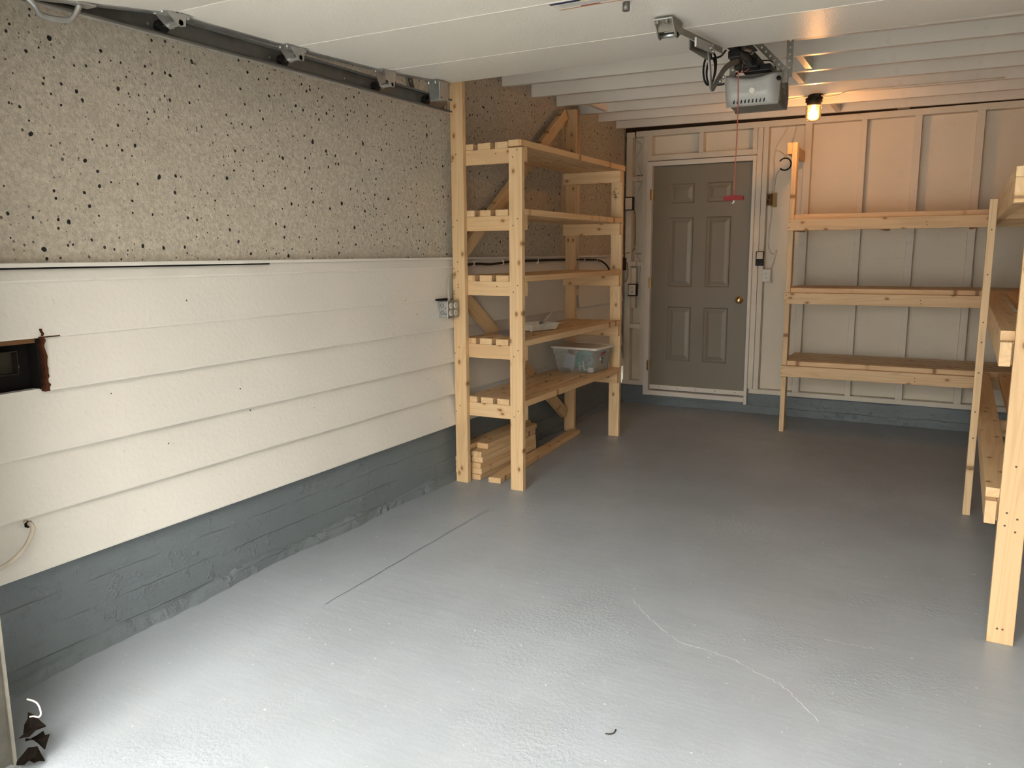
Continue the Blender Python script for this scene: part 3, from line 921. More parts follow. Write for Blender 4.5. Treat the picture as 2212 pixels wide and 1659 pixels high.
lathe('lens_screw', [(0.0, 0.004), (0.011, 0.004), (0.012, -0.01)], (-0.806, 4.318, 2.352), BLACK, op, 'y', 14)
for (y0, y1, z0, z1) in ((4.42, 4.50, 2.325, 2.352), (4.46, 4.54, 2.30, 2.318), (4.52, 4.57, 2.262, 2.285)):
    box('side_sticker', OX1 - 0.0005, OX1 + 0.001, y0, y1, z0, z1, mk('faded_sticker', (0.36, 0.32, 0.25), 0.6), op)
box('outlet_hole', OX1 - 0.0005, OX1 + 0.0012, 4.545, 4.57, 2.235, 2.258, BLACK, op)
# drive rail, trolley and the black head of the rail on top
boxes('drive_rail', [(-0.952, -0.900, 1.2, 4.53, 2.436, 2.442), (-0.940, -0.912, 1.2, 4.53, 2.402, 2.438)], BLACK, op, 0.002)
boxes('sprocket_cover', [(-0.985, -0.845, 4.30, 4.54, 2.392, 2.425), (-0.965, -0.895, 4.22, 4.40, 2.398, 2.446)], BLACK, op, 0.006)
boxes('rail_bracket', [(-0.972, -0.86, 3.80, 4.05, 2.43, 2.436)], BLACK, op)
tube('drive_chain', [(-0.915, 3.7, 2.452), (-0.912, 4.0, 2.455), (-0.905, 4.3, 2.45), (-0.90, 4.5, 2.43)], 0.009, BLACK, op, 8, 4)
boxes('trolley', [(-0.955, -0.90, 3.87, 4.03, 2.372, 2.406), (-0.94, -0.912, 3.93, 3.99, 2.335, 2.38)], BLACK, op, 0.006)
bm = bmesh.new()
addcyl(bm, Vector((-0.90, 3.93, 2.425)) - p, Vector((-0.885, 4.0, 2.43)) - p, 0.012, 12)
addcyl(bm, Vector((-0.888, 4.03, 2.425)) - p, Vector((-0.884, 4.05, 2.425)) - p, 0.009, 10)
link('chain_tensioner', bm, ZINC, op)
tube('spring_wire', [(-0.885, 4.30, 2.44), (-0.86, 4.38, 2.45), (-0.85, 4.47, 2.43), (-0.86, 4.52, 2.40)], 0.003, BLACK, op)
# arm from the door bracket, and the curved arm up to the trolley
am = boxes('door_arm', [(-0.914, -0.908, 2.975, 3.30, 2.287, 2.312)], OLIVE, op)
am.rotation_euler = (0, 0, 0)
def bar(name, a, b, w, t, mat, parent):
    a, b = Vector(a), Vector(b)
    X = (b - a).normalized(); Z = Vector((1, 0, 0)); Z = (Z - X * Z.dot(X)).normalized(); Y = Z.cross(X); L = (b - a).length
    bm = bmesh.new(); addbox(bm, -L / 2, L / 2, -w / 2, w / 2, -t / 2, t / 2, 0.0012)
    o = link(name, bm, mat, parent)
    o.rotation_euler = Matrix((X, Y, Z)).transposed().to_euler(); o.location = (a + b) / 2 - off(parent)
    return o
bpy.data.objects.remove(am)
bar('door_arm', (-0.914, 2.93, 2.283), (-0.914, 3.60, 2.346), 0.022, 0.006, OLIVE, op)
bar('arm_channel', (-0.905, 3.16, 2.285), (-0.905, 3.42, 2.312), 0.034, 0.008, GALV, op)
bar('arm_plate', (-0.92, 3.13, 2.272), (-0.92, 3.40, 2.285), 0.036, 0.004, DARKSTEEL, op)
# curved arm as a flat strap bent in its own plane
pts = spline([(-0.916, 3.39, 2.300), (-0.916, 3.415, 2.25), (-0.916, 3.435, 2.195), (-0.916, 3.452, 2.172), (-0.916, 3.482, 2.172), (-0.916, 3.56, 2.222), (-0.916, 3.70, 2.298), (-0.916, 3.93, 2.372)], 5)
bm = bmesh.new(); pv = None
for i, q in enumerate(pts):
    d = (pts[min(i + 1, len(pts) - 1)] - pts[max(i - 1, 0)]).normalized(); nn = Vector((0, -d.z, d.y))
    r = [bm.verts.new(q + nn * s1 * 0.012 + Vector((s2 * 0.0035, 0, 0)) - p) for s1, s2 in ((-1, -1), (1, -1), (1, 1), (-1, 1))]
    if pv:
        for k in range(4): bm.faces.new((pv[k], pv[(k + 1) % 4], r[(k + 1) % 4], r[k]))
    else: bm.faces.new(r)
    pv = r
bm.faces.new(pv[::-1])
link('curved_arm', bm, DARKSTEEL, op)
for (y, z) in ((3.40, 2.300), (3.36, 2.305), (3.53, 2.205), (3.58, 2.232), (3.38, 2.316)):
    cyl('arm_bolt', (-0.905, y, z), (-0.893, y, z), 0.008, ZINC, op, 8)
db = boxes('door_bracket', [(-0.975, -0.905, 2.86, 2.98, 2.300, 2.305)], ZINC, op, 0.001)
bm = bmesh.new()
for xx in (-0.972, -0.908):
    vs = [(2.86, 2.306), (2.985, 2.310), (2.965, 2.268), (2.93, 2.248), (2.905, 2.252)]
    A = [bm.verts.new(Vector((xx, a, c)) - p) for a, c in vs]; B = [bm.verts.new(Vector((xx + 0.004, a, c)) - p) for a, c in vs]
    bm.faces.new(A); bm.faces.new(B[::-1])
    for k in range(5): bm.faces.new((A[k], A[(k + 1) % 5], B[(k + 1) % 5], B[k]))
addbox(bm, -0.972 - p.x, -0.908 - p.x, 2.90 - p.y, 2.905 - p.y, 2.268 - p.z, 2.303 - p.z)
for xx, yy in ((-0.962, 2.872), (-0.93, 2.875)): addcyl(bm, Vector((xx, yy, 2.288)) - p, Vector((xx, yy, 2.302)) - p, 0.009, 8)
link('clevis', bm, OLIVE, db)
cyl('clevis_pin', (-0.972, 2.93, 2.262), (-0.904, 2.93, 2.262), 0.009, ZINC, op, 12)
# perforated hangers
perf('hanger_strap', (-0.772, 4.40, 2.365), (-0.772, 4.40, 2.655), 0.032, (0, -1, 0), op, sp=0.03)
perf('hanger_strap', (-0.768, 4.395, 2.375), (-0.945, 4.395, 2.56), 0.032, (0, -1, 0), op, sp=0.03)
perf('hanger_strap', (-1.062, 4.42, 2.385), (-1.062, 4.42, 2.655), 0.032, (0, -1, 0), op, sp=0.03)
box('mounting_ear', -0.81, -0.775, 4.39, 4.41, 2.34, 2.405, OLIVE, op, 0.001)
box('mounting_ear', -1.08, -1.045, 4.41, 4.43, 2.36, 2.41, OLIVE, op, 0.001)
# coiled power lead
def loop(cx, y, cz, rx, rz, tilt, n=14):
    return [(cx + rx * math.sin(2 * math.pi * k / n) , y + 0.004 * math.sin(k), cz + rz * math.cos(2 * math.pi * k / n) + tilt * rx * math.sin(2 * math.pi * k / n)) for k in range(n + 1)]
ld = loop(-1.205, 4.50, 2.475, 0.034, 0.085, 0.25)
ld2 = loop(-1.20, 4.505, 2.46, 0.022, 0.068, 0.3)
tube('power_lead', ld + ld2 + [(-1.15, 4.5, 2.53), (-1.12, 4.5, 2.56)], 0.0055, BLACK, op, 8, 4)
tube('power_lead', [(-1.21, 4.50, 2.392), (-1.16, 4.50, 2.385), (-1.12, 4.50, 2.39), (-1.075, 4.49, 2.42), (-1.03, 4.47, 2.44)], 0.0055, BLACK, op, 8, 5)

# release cord with red handle (hangs from the trolley)
pc = thing('pull_cord', (-0.945, 4.05, 2.345), 'thin red release cord with a red crossbar handle, hanging in front of the opener', 'pull cord')
HX, HY, HZ = -0.957, 4.10, 1.757
tube('cord', [(-0.927, 3.965, 2.3325), (-0.945, 4.06, 2.25), (-0.952, 4.1, 2.1), (-0.955, 4.1, 1.9), (HX, HY, HZ + 0.012)], 0.0026, REDCORD, pc, 8, 6)
prism('handle', [(HX - 0.050, HZ - 0.012), (HX - 0.049, HZ + 0.008), (HX - 0.02, HZ + 0.012), (HX + 0.02, HZ + 0.012), (HX + 0.049, HZ + 0.008), (HX + 0.050, HZ - 0.012)], HY - 0.010, HY + 0.010, RED, pc, 'xz', 0.003)
tube('knot', [(HX, HY, HZ - 0.008), (HX + 0.002, HY, HZ - 0.02), (HX - 0.006, HY, HZ - 0.026)], 0.003, WHITEPL, pc, 6, 4)
tube('cord_tail', [(-0.929, 3.972, 2.325), (-0.915, 4.02, 2.335), (-0.895, 4.05, 2.355)], 0.0026, REDCORD, pc, 6, 4)

# ------------------------------------------------------------------ jar light
LX, LY, LZ = -0.945, 6.455, 2.632
jl = thing('jar_light', (LX, LY, LZ), 'lit bare bulb in a clear glass jar on a black ceiling fitting', 'ceiling light')
lathe('ceiling_base', [(0.0, 0.0), (0.05, 0.0), (0.052, -0.022), (0.042, -0.026), (0.0, -0.026)], (LX + 0.012, LY, LZ), BLACK, jl, n=24)
bm = bmesh.new(); p = off(jl)
addcyl(bm, Vector((LX - 0.02, LY - 0.02, 2.604)) - p, Vector((LX - 0.02, LY - 0.02, 2.632)) - p, 0.010, 10)
addcyl(bm, Vector((LX - 0.035, LY - 0.03, 2.616)) - p, Vector((LX - 0.01, LY - 0.05, 2.618)) - p, 0.008, 10)
addbox(bm, LX + 0.005 - p.x, LX + 0.04 - p.x, LY - 0.05 - p.y, LY - 0.03 - p.y, 2.602 - p.z, 2.628 - p.z, 0.002)
link('connector', bm, DKCABLE, jl)
lathe('cap_ring', [(0.0, 2.608), (0.060, 2.608), (0.062, 2.600), (0.056, 2.596), (0.060, 2.590), (0.060, 2.580), (0.050, 2.574), (0.049, 2.556), (0.045, 2.552), (0.0, 2.552)], (LX, LY, 0), BLACK, jl, n=32)
gj = lathe('glass_jar', [(0.047, 2.566), (0.050, 2.556), (0.054, 2.545), (0.054, 2.475), (0.050, 2.458), (0.040, 2.450), (0.0, 2.449)], (LX, LY, 0), JAR, jl, n=40)
bl = lathe('light_bulb', [(0.012, 2.552), (0.013, 2.538), (0.020, 2.522), (0.028, 2.505), (0.0305, 2.492), (0.028, 2.476), (0.019, 2.464), (0.0, 2.460)], (LX, LY, 0), GLOW, jl, n=28)
tube('pull_chain', [(LX + 0.052, LY - 0.015, 2.59), (LX + 0.060, LY - 0.015, 2.56), (LX + 0.058, LY - 0.015, 2.53)], 0.002, ZINC, jl, 6, 4)
lw = tube('lamp_cable', [(LX - 0.28, LY - 0.03, 2.628), (LX - 0.20, LY - 0.03, 2.612), (LX - 0.12, LY - 0.03, 2.615), (LX - 0.03, LY - 0.02, 2.622)], 0.004, CABLE, None)
tag(lw, 'painted cable drooping from the joist to the left of the jar light', 'cable')
lw2 = tube('lamp_cable', [(LX + 0.05, LY - 0.03, 2.618), (LX + 0.10, LY - 0.03, 2.604), (LX + 0.17, LY - 0.03, 2.612), (LX + 0.26, LY - 0.03, 2.632), (LX + 0.5, LY - 0.01, 2.634), (LX + 1.2, LY + 0.02, 2.632)], 0.004, CABLE, None)
tag(lw2, 'painted cable running along the joist to the right of the jar light', 'cable')

# ------------------------------------------------------------------ left shelving unit
LX0, LXO = -2.755, -2.257            # against the wall, outer edge
YF, YK = 4.300, 6.005                # front face of the near / far posts
W89, T38 = 0.089, 0.038
RT = [2.119, 1.718, 1.318, 0.919, 0.537]
ls = thing('shelving_unit', (-2.5, 5.15, 0.0), 'tall raw pine five-shelf unit standing along the left wall', 'shelf unit')
def scr(x0, y, zs):
    out = []
    for z in zs:
        out += [(x0 + 0.058, y, z - 0.022), (x0 + 0.028, y, z - 0.062)]
    return out
lumber('post', LX0, LX0 + W89, YF, YF + T38, 0.0, 2.615, 'z', ls, scr(LX0 - 0.02, YF, [z - 0.0 for z in RT] + [1.46, 1.40, 1.3]))
lumber('post', LXO - W89, LXO, YF, YF + T38, 0.0, 2.112, 'z', ls, scr(LXO - W89, YF, RT))
lumber('post', LX0, LX0 + W89, YK, YK + T38, 0.0, 2.615, 'z', ls)
lumber('post', LXO - W89 - 0.010, LXO - 0.010, YK, YK + T38, 0.0, 2.119, 'z', ls)
sx = [LXO - W89 - 0.119 * k for k in range(4)]
rr = random.Random(11)
for i, z in enumerate(RT):
    lumber('end_rail', LX0, LXO, YF + T38, YF + 2 * T38, z - W89, z, 'x', ls, [(LX0 + 0.30, YF + T38, z - 0.03)] if i in (0, 2, 4) else ())
    lumber('end_rail', LX0, LXO - 0.012, YK - T38, YK, z - W89, z, 'x', ls)
    for k, x in enumerate(sx):
        ya = YF + T38 + rr.uniform(-0.0, 0.004)
        yb = YK - 0.001
        if i == 0:
            yb = YK + T38 + 0.004
            if k == 0: ya = YF - 0.004
        dx = rr.uniform(-0.004, 0.004) if k else 0
        if i == 0 and k == 3: yb = YK - 0.001
        lumber('slat', x + dx, x + dx + W89, ya, yb, z, z + T38, 'y', ls)
BX = -2.735
lumber_between('brace', (BX, YF + 2 * T38 + 0.012, 1.497), (BX, YK - T38 - 0.02, 2.575), W89, T38 * 0.95, (1, 0, 0), ls)
lumber_between('brace', (BX, YF + 2 * T38 + 0.012, 1.215), (BX, YK - T38 - 0.01, 0.165), W89, T38 * 0.95, (1, 0, 0), ls)
bm = bmesh.new()
o = bpy.data.objects['post.003']
# grade stamp inked on the far outer post
STAMP = mk('grade_stamp_ink', (0.12, 0.09, 0.06), 0.7)
bm = bmesh.new(); p = off(ls)
for (x, z, w, h) in ((-2.335, 1.968, 0.022, 0.006), (-2.335, 1.957, 0.026, 0.004), (-2.332, 1.945, 0.034, 0.005), (-2.334, 1.932, 0.02, 0.003), (-2.300, 1.950, 0.007, 0.010), (-2.318, 1.918, 0.040, 0.003), (-2.318, 1.984, 0.040, 0.003)):
    q = [Vector((x + a * w, YK - 0.0012, z + b * h)) - p for a, b in ((-.5, -.5), (.5, -.5), (.5, .5), (-.5, .5))]
    f1 = [bm.verts.new(v) for v in q]; f2 = [bm.verts.new(v + Vector((0, 0.0011, 0))) for v in q]
    bm.faces.new(f1); bm.faces.new(f2)
    for a in range(4): bm.faces.new((f1[a], f1[(a + 1) % 4], f2[(a + 1) % 4], f2[a]))
link('grade_stamp', bm, STAMP, ls)

# ------------------------------------------------------------------ back and right shelving
LV = [1.745, 1.160, 0.562]
bs = thing('shelving_unit', (-0.2, 7.1, 0.0), 'low raw pine three-shelf unit built against the back stud wall', 'shelf unit')
lumber('post', -1.139, -1.101, 6.80, 6.889, 0.0, 2.345, 'z', bs, bevel=0.003)
lumber('bracket_block', -1.178, -1.140, 6.80, 7.448, 2.256, 2.345, 'y', bs)
for i, z in enumerate(LV):
    lumber('front_rail', -1.142, 0.775, 6.76, 6.798, z - W89, z, 'x', bs, [(-1.125, 6.76, z - 0.02), (-1.13, 6.76, z - 0.066), (-0.15, 6.76, z - 0.04), (-0.145, 6.76, z - 0.065)])
    for x in (-1.139, -0.47, 0.14, 0.70):
        lumber('cross_rail', x, x + T38, 6.891 if x < -1 else 6.80, 7.446, z - W89, z - 0.001, 'y', bs)
    for k in range(6):
        y = 6.80 + 0.105 * k
        lumber('slat', -1.099 if k == 0 else -1.139 + rr.uniform(-0.01, 0.004), 0.79, y, y + W89, z, z + T38, 'x', bs)
TH = -0.0168
rs_ = thing('shelving_unit', (0.2215, 5.05, 0.0), 'raw pine shelf unit along the right edge, cut off by the picture frame', 'shelf unit', rotz=TH)
lumber('post', 0.1835, 0.2215, 5.05, 5.139, 0.0, 1.762, 'z', rs_, [(0.203, 5.05, z) for z in (1.60, 1.36, 1.10, 0.99, 0.82, 0.60, 0.45, 0.27)])
lumber('post', 0.268, 0.357, 3.385, 3.423, 0.0, 1.745, 'z', rs_, [(0.295, 3.385, 0.52), (0.33, 3.385, 0.50), (0.292, 3.385, 0.47), (0.327, 3.385, 0.45), (0.31, 3.385, 0.70), (0.315, 3.385, 1.0), (0.30, 3.385, 0.06), (0.318, 3.385, 0.06)])
for i, z in enumerate(LV):
    lumber('long_rail', 0.2225, 0.2605, 3.375, 6.752, z - W89, z, 'y', rs_)
    lumber('cross_rail', 0.262, 0.745, 3.425, 3.463, z - W89, z - 0.001, 'x', rs_)
    lumber('cross_rail', 0.262, 0.745, 5.05, 5.088, z - W89, z - 0.001, 'x', rs_)
    for k in range(5):
        x = 0.2225 + 0.112 * k + (0.03 if k > 0 else 0)
        if x + W89 > 0.79: continue
        lumber('slat', x, x + W89, 3.378 if k == 0 and i == 0 else 3.426, 6.752, z, z + T38, 'y', rs_)

# ------------------------------------------------------------------ timber pile under the left shelves
def offcut(x0, x1, y0, y1, z0, label, rot=0.0, group='spare boards under the left shelves'):
    L = y1 - y0
    c = Vector(((x0 + x1) / 2, (y0 + y1) / 2, z0 + T38 / 2))
    bm = bmesh.new()
    addbox(bm, -L / 2, L / 2, -(x1 - x0) / 2, (x1 - x0) / 2, -T38 / 2, T38 / 2, 0.0055)
    o = link('pine_board', bm, [WOOD, SCREW])
    o.location = c; o.rotation_euler = (0, 0, math.pi / 2 + rot)
    return tag(o, label, 'board', group)
ordn = ['bottom board', 'second board up', 'third board up', 'fourth board up', 'fifth board up', 'top board']
for i in range(6):
    z = 0.0005 + i * 0.0385
    sh = (0.0, 0.006, 0.001, 0.008, 0.0, 0.005)[i]
    ds = (0.0, 0.01, 0.005, 0.03, 0.02, 0.16)[i]
    offcut(-2.800, -2.711, 4.36 + (0.0 if i < 4 else 0.03), 5.30, z, f'{ordn[i]} of the wall-side column in the pine pile under the left shelves')
    offcut(-2.709 + sh, -2.622 + sh, 4.385 + ds * 0.6, 5.19 + 0.012 * ((i * 7) % 3), z, f'{ordn[i]} of the aisle-side column in the pine pile under the left shelves')
offcut(-2.6115, -2.5225, 4.37, 5.95, 0.0005, 'single long pine board lying on the floor in front of the board pile', rot=0.075)

# ------------------------------------------------------------------ storage bin on the lowest left shelf
BZ = RT[4] + T38 + 0.0008
bn = thing('storage_bin', (-2.475, 5.73, BZ), 'clear plastic storage bin with a lid on the lowest left shelf', 'storage bin', rotz=-0.07)
def rrect(hx, hy, r, z, n=4):
    out = []
    for cx, cy, a0 in ((hx - r, hy - r, 0), (-hx + r, hy - r, 90), (-hx + r, -hy + r, 180), (hx - r, -hy + r, 270)):
        for k in range(n + 1):
            a = math.radians(a0 + 90 * k / n)
            out.append(Vector((cx + r * math.cos(a), cy + r * math.sin(a), z)))
    return out
def loft(name, rings, mat, parent, caps=(True, True), smooth=False):
    bm = bmesh.new(); pv = None; first = None
    for ring in rings:
        v = [bm.verts.new(q) for q in ring]
        if pv:
            for k in range(len(v)): bm.faces.new((pv[k], pv[(k + 1) % len(v)], v[(k + 1) % len(v)], v[k]))
        else: first = v
        pv = v
    if caps[0]: bm.faces.new(first[::-1])
    if caps[1]: bm.faces.new(pv)
    return link(name, bm, mat, parent, smooth=smooth)
loft('bin_body', [rrect(0.163, 0.125, 0.03, 0.0), rrect(0.170, 0.132, 0.03, 0.006), rrect(0.183, 0.145, 0.03, 0.13), rrect(0.189, 0.151, 0.03, 0.132), rrect(0.195, 0.155, 0.03, 0.185)], BINPL, bn, (True, False))
loft('bin_lid', [rrect(0.203, 0.163, 0.03, 0.180), rrect(0.206, 0.166, 0.032, 0.182), rrect(0.206, 0.166, 0.032, 0.196), rrect(0.198, 0.158, 0.03, 0.199), rrect(0.190, 0.150, 0.03, 0.193), rrect(0.03, 0.03, 0.01, 0.192)], WHITEPL, bn)
LR = mk('red_label_print', (0.33, 0.015, 0.015), 0.5); LK = mk('dark_label_print', (0.03, 0.03, 0.03), 0.6)
def sidelabel(name, y0, y1, z0, z1, mat):
    bm = bmesh.new()
    def X(z): return 0.1715 + (0.183 - 0.170) * (z - 0.006) / 0.124 if z < 0.13 else 0.190 + (z - 0.13) * 0.11
    q = [(X(z) , y, z) for y, z in ((y0, z0), (y1, z0), (y1, z1), (y0, z1))]
    f1 = [bm.verts.new(Vector(v) + Vector((0.0008, 0, 0))) for v in q]; f2 = [bm.verts.new(v) for v in q]
    bm.faces.new(f1); bm.faces.new(f2)
    for a in range(4): bm.faces.new((f1[a], f1[(a + 1) % 4], f2[(a + 1) % 4], f2[a]))
    return link(name, bm, mat, bn)
sidelabel('red_label', -0.055, 0.02, 0.128, 0.155, LR)
sidelabel('label_print', -0.03, 0.03, 0.153, 0.158, LK)
sidelabel('label_print', -0.025, 0.0, 0.098, 0.115, LK)
sidelabel('label_print', -0.025, -0.002, 0.068, 0.088, LK)
sidelabel('label_print', -0.06, -0.035, 0.098, 0.115, WHITEPL)
# contents
def inbin(o, loc, rot=(0, 0, 0)):
    o.location = Vector((-2.475, 5.73, BZ)) + Matrix.Rotation(-0.07, 3, 'Z') @ Vector(loc)
    o.rotation_euler = rot
    return o
bm = bmesh.new(); addbox(bm, -0.045, 0.045, -0.007, 0.007, -0.06, 0.06, 0.003)
tag(inbin(link('folded_paper', bm, PAPER), (-0.075, -0.07, 0.074), (0.1, 0.2, 0)), 'folded white paper pad standing inside the clear bin', 'paper')
bm = bmesh.new(); addcyl(bm, (0, -0.012, 0), (0, 0.012, 0), 0.078, 36)
tag(inbin(link('teal_disc', bm, TEAL), (0.035, -0.035, 0.088), (0.05, 0, 0.12)), 'round teal plastic disc standing on edge inside the clear bin', 'plastic disc')
bm = bmesh.new(); addbox(bm, -0.022, 0.022, -0.018, 0.018, -0.018, 0.018, 0.003)
tag(inbin(link('small_box', bm, WHITEPL), (0.128, -0.098, 0.0215), (0, 0, 0.1)), 'small white box in the near corner of the clear bin', 'box')
bm = bmesh.new()
for (a, b, c_, d_) in ((-0.030, -0.024, -0.036, 0.030), (0.006, 0.012, -0.040, 0.034), (-0.024, 0.006, -0.010, -0.004), (0.012, 0.034, -0.040, -0.033)):
    addbox(bm, a, b, -0.004, 0.004, c_, d_, 0.001)
tag(inbin(link('plastic_clip', bm, WHITEPL), (0.055, -0.10, 0.052), (0.1, -0.12, 0.05)), 'white bent plastic clip leaning inside the clear bin in front of the teal disc', 'clip')
rb = random.Random(5)
bm = bmesh.new()
gN = 8
gv = [[bm.verts.new((-0.05 + 0.1 * i / gN, rb.uniform(-0.008, 0.008), -0.045 + 0.1 * j / gN + rb.uniform(-0.006, 0.006))) for i in range(gN + 1)] for j in range(gN + 1)]
for j in range(gN):
    for i in range(gN): bm.faces.new((gv[j][i], gv[j][i + 1], gv[j + 1][i + 1], gv[j + 1][i]))
bmesh.ops.solidify(bm, geom=list(bm.faces), thickness=0.002)
BAG = clear_mat('crinkled_bag', (0.9, 0.92, 0.92), 0.12, 0.25, (0.6, 0.65, 0.65))
tag(inbin(link('plastic_bag', bm, BAG), (0.085, -0.072, 0.075), (0.1, 0, 0.1)), 'crinkled clear plastic bag inside the clear bin', 'plastic bag')

# ------------------------------------------------------------------ paint tray, roller handle and paper on the fourth shelf
TZ = RT[3] + T38 + 0.0008
tray = thing('paint_tray', (-2.50, 4.97, TZ), 'shallow white paint tray on the second shelf from the bottom, left unit', 'paint tray', rotz=1.22)
loft('tray_body', [rrect(0.125, 0.085, 0.02, 0.006), rrect(0.14, 0.10, 0.025, 0.045), rrect(0.152, 0.112, 0.028, 0.047), rrect(0.152, 0.112, 0.028, 0.051), rrect(0.136, 0.097, 0.024, 0.049), rrect(0.121, 0.081, 0.02, 0.010)], WHITEPL, tray, (True, True))
for x, y in ((-0.11, -0.07), (0.11, -0.07), (-0.11, 0.07), (0.11, 0.07)):
    cyl('tray_foot', Vector((-2.50, 4.97, TZ)) + Vector((x, y, 0)), Vector((-2.50, 4.97, TZ)) + Vector((x, y, 0.008)), 0.006, WHITEPL, tray, 10)
rl = thing('brush_handle', (-2.50, 5.05, TZ + 0.05), 'white paintbrush handle sticking up out of the paint tray', 'paintbrush')
tube('handle', [(-2.46, 5.0, TZ + 0.057), (-2.475, 5.07, TZ + 0.068), (-2.50, 5.18, TZ + 0.092), (-2.512, 5.23, TZ + 0.099)], 0.0075, WHITEPL, rl, 10, 6)
lathe('handle_tip', [(0.0, -0.014), (0.009, -0.01), (0.010, 0.008), (0.0, 0.012)], (-2.512, 5.235, TZ + 0.1), WHITEPL, rl, 'y', 12)
tube('ferrule', [(-2.445, 4.93, TZ + 0.055), (-2.46, 5.0, TZ + 0.057)], 0.011, ZINC, rl, 10, 1)
bm = bmesh.new()
A = Vector((-2.700, 4.685, 0)); U = Vector((0.35, -0.28, 0)); Vv = Vector((0.055, 0.12, 0))
gv = []
for j in range(7):
    row = []
    for i in range(9):
        u, v = i / 8, j / 6
        q = A + U * u * 0.9 + Vv * v
        q.z = TZ + 0.001 + 0.012 * (v * v) * (1 - u) + 0.004 * math.sin(u * 5) ** 2
        row.append(bm.verts.new(q))
    gv.append(row)
for j in range(6):
    for i in range(8): bm.faces.new((gv[j][i], gv[j][i + 1], gv[j + 1][i + 1], gv[j + 1][i]))
bmesh.ops.solidify(bm, geom=list(bm.faces), thickness=0.0008)
tag(link('paper_sheet', bm, PAPER, smooth=True), 'loose white sheet of paper on the shelf boards in front of the paint tray', 'paper')

# ------------------------------------------------------------------ electrical bits on the left wall
qb = thing('outlet_box', (-2.735, 4.21, 1.09), 'galvanized surface box with four white receptacles beside the left shelf post', 'outlet')
YA, YC = 4.150, 4.272
box('box_body', -2.768, -2.705, YA + 0.004, YC, 1.098, 1.198, GALV, qb, 0.003)
box('receptacle_plate', -2.706, -2.700, YA, YC, 1.092, 1.202, GALV, qb, 0.003)
for a in (0.034, 0.088):
    for zz in (1.124, 1.170):
        bm = bmesh.new()
        c = Vector((-2.7005, YA + a, zz)) - off(qb)
        addlathe(bm, [(0.0185, -0.001), (0.0185, 0.003), (0.016, 0.005), (0.0, 0.005)], c, 'x', 18)
        for sy in (-0.006, 0.006): addbox(bm, c.x + 0.0046, c.x + 0.0054, c.y + sy - 0.0013, c.y + sy + 0.0013, c.z - 0.003, c.z + 0.007, mi=1)
        link('receptacle', bm, [WHITEPL, SCREW], qb)
for x, z, r in ((-2.745, 1.172, 0.013), (-2.745, 1.128, 0.013), (-2.722, 1.120, 0.008), (-2.722, 1.156, 0.004)):
    bm = bmesh.new()
    addlathe(bm, [(r, -0.002), (r, 0.0012), (r - 0.003, 0.0012), (r - 0.003, -0.002)], Vector((x, YA + 0.0035, z)) - off(qb), 'y', 18)
    link('knockout', bm, DARKSTEEL, qb)
box('gap', -2.772, -2.757, YA - 0.03, YC, 1.203, 1.213, CAVITY, qb)
ARMOR = plain('painted_armor', (0.45, 0.42, 0.36), 0.6, 90)
cd = tube('armored_cable', [(-2.738, 4.225, 1.198), (-2.740, 4.222, 1.25), (-2.745, 4.228, 1.30), (-2.750, 4.245, 1.335), (-2.752, 4.27, 1.35), (-2.757, 4.297, 1.36)], 0.009, ARMOR, None, 10)
tag(cd, 'grey armored cable rising from the four-receptacle box to the shelf post', 'cable')
tag(tube('stub_cable', [(-2.80, 1.535, 0.570), (-2.735, 1.528, 0.567), (-2.715, 1.515, 0.545), (-2.712, 1.48, 0.50), (-2.72, 1.43, 0.465), (-2.73, 1.37, 0.45), (-2.735, 1.30, 0.448)], 0.008, CABLE, None, 10),
    'white cable sticking out of a hole low in the siding near the garage opening', 'cable')
bm = bmesh.new()
for k in range(7):
    a = k * 0.9
    disc(bm, (-2.7535, 1.528 + 0.010 * math.cos(a), 0.567 + 0.007 * math.sin(a)), (1, 0, 0), 0.006, 7)
link('cable_hole', bm, CAVITY, wl).location = -off(wl)
jb = thing('junction_box', (-2.815, 1.50, 1.12), 'dark square electrical box inside the cut-out in the siding', 'junction box')
boxes('box_shell', [(-2.8365, -2.8005, 1.485, 1.487, 1.088, 1.168), (-2.8365, -2.8005, 1.577, 1.579, 1.088, 1.168), (-2.8365, -2.8005, 1.487, 1.577, 1.088, 1.090), (-2.8365, -2.8005, 1.487, 1.577, 1.166, 1.168), (-2.8370, -2.8345, 1.485, 1.579, 1.088, 1.168)], metal_mat('tarnished_steel', (0.05, 0.042, 0.03), 0.5, 0.5), jb)
boxes('box_tab', [(-2.8365, -2.8335, 1.579, 1.60, 1.105, 1.112), (-2.8365, -2.8335, 1.579, 1.592, 1.125, 1.137)], OLIVE, jb, 0.001)
# dark cable stapled along the wall behind the shelves and the white conduit
dc = thing('wall_cable', (-2.760, 5.4, 1.43), 'dark cable stapled along the left wall behind the shelving', 'cable')
tube('cable', [(-2.757, 4.345, 1.415), (-2.757, 4.6, 1.423), (-2.757, 4.8, 1.418), (-2.757, 5.1, 1.432), (-2.757, 5.6, 1.436), (-2.757, 6.0, 1.436), (-2.757, 6.45, 1.433), (-2.757, 6.7, 1.428), (-2.757, 6.85, 1.405), (-2.757, 6.98, 1.35), (-2.757, 7.05, 1.27)], 0.008, DKCABLE, dc, 8)
for y in (4.55, 4.95, 5.5, 6.4, 6.68): box('staple', -2.764, -2.745, y, y + 0.008, 1.41, 1.445, CABLE, dc)
cn = thing('conduit', (-2.762, 6.33, 1.16), 'white painted vertical conduit on the left wall behind the far shelf post', 'conduit')
cyl('pipe', (-2.767, 6.275, 1.19), (-2.767, 6.275, 2.66), 0.018, FRAMEWHITE, cn, 14)
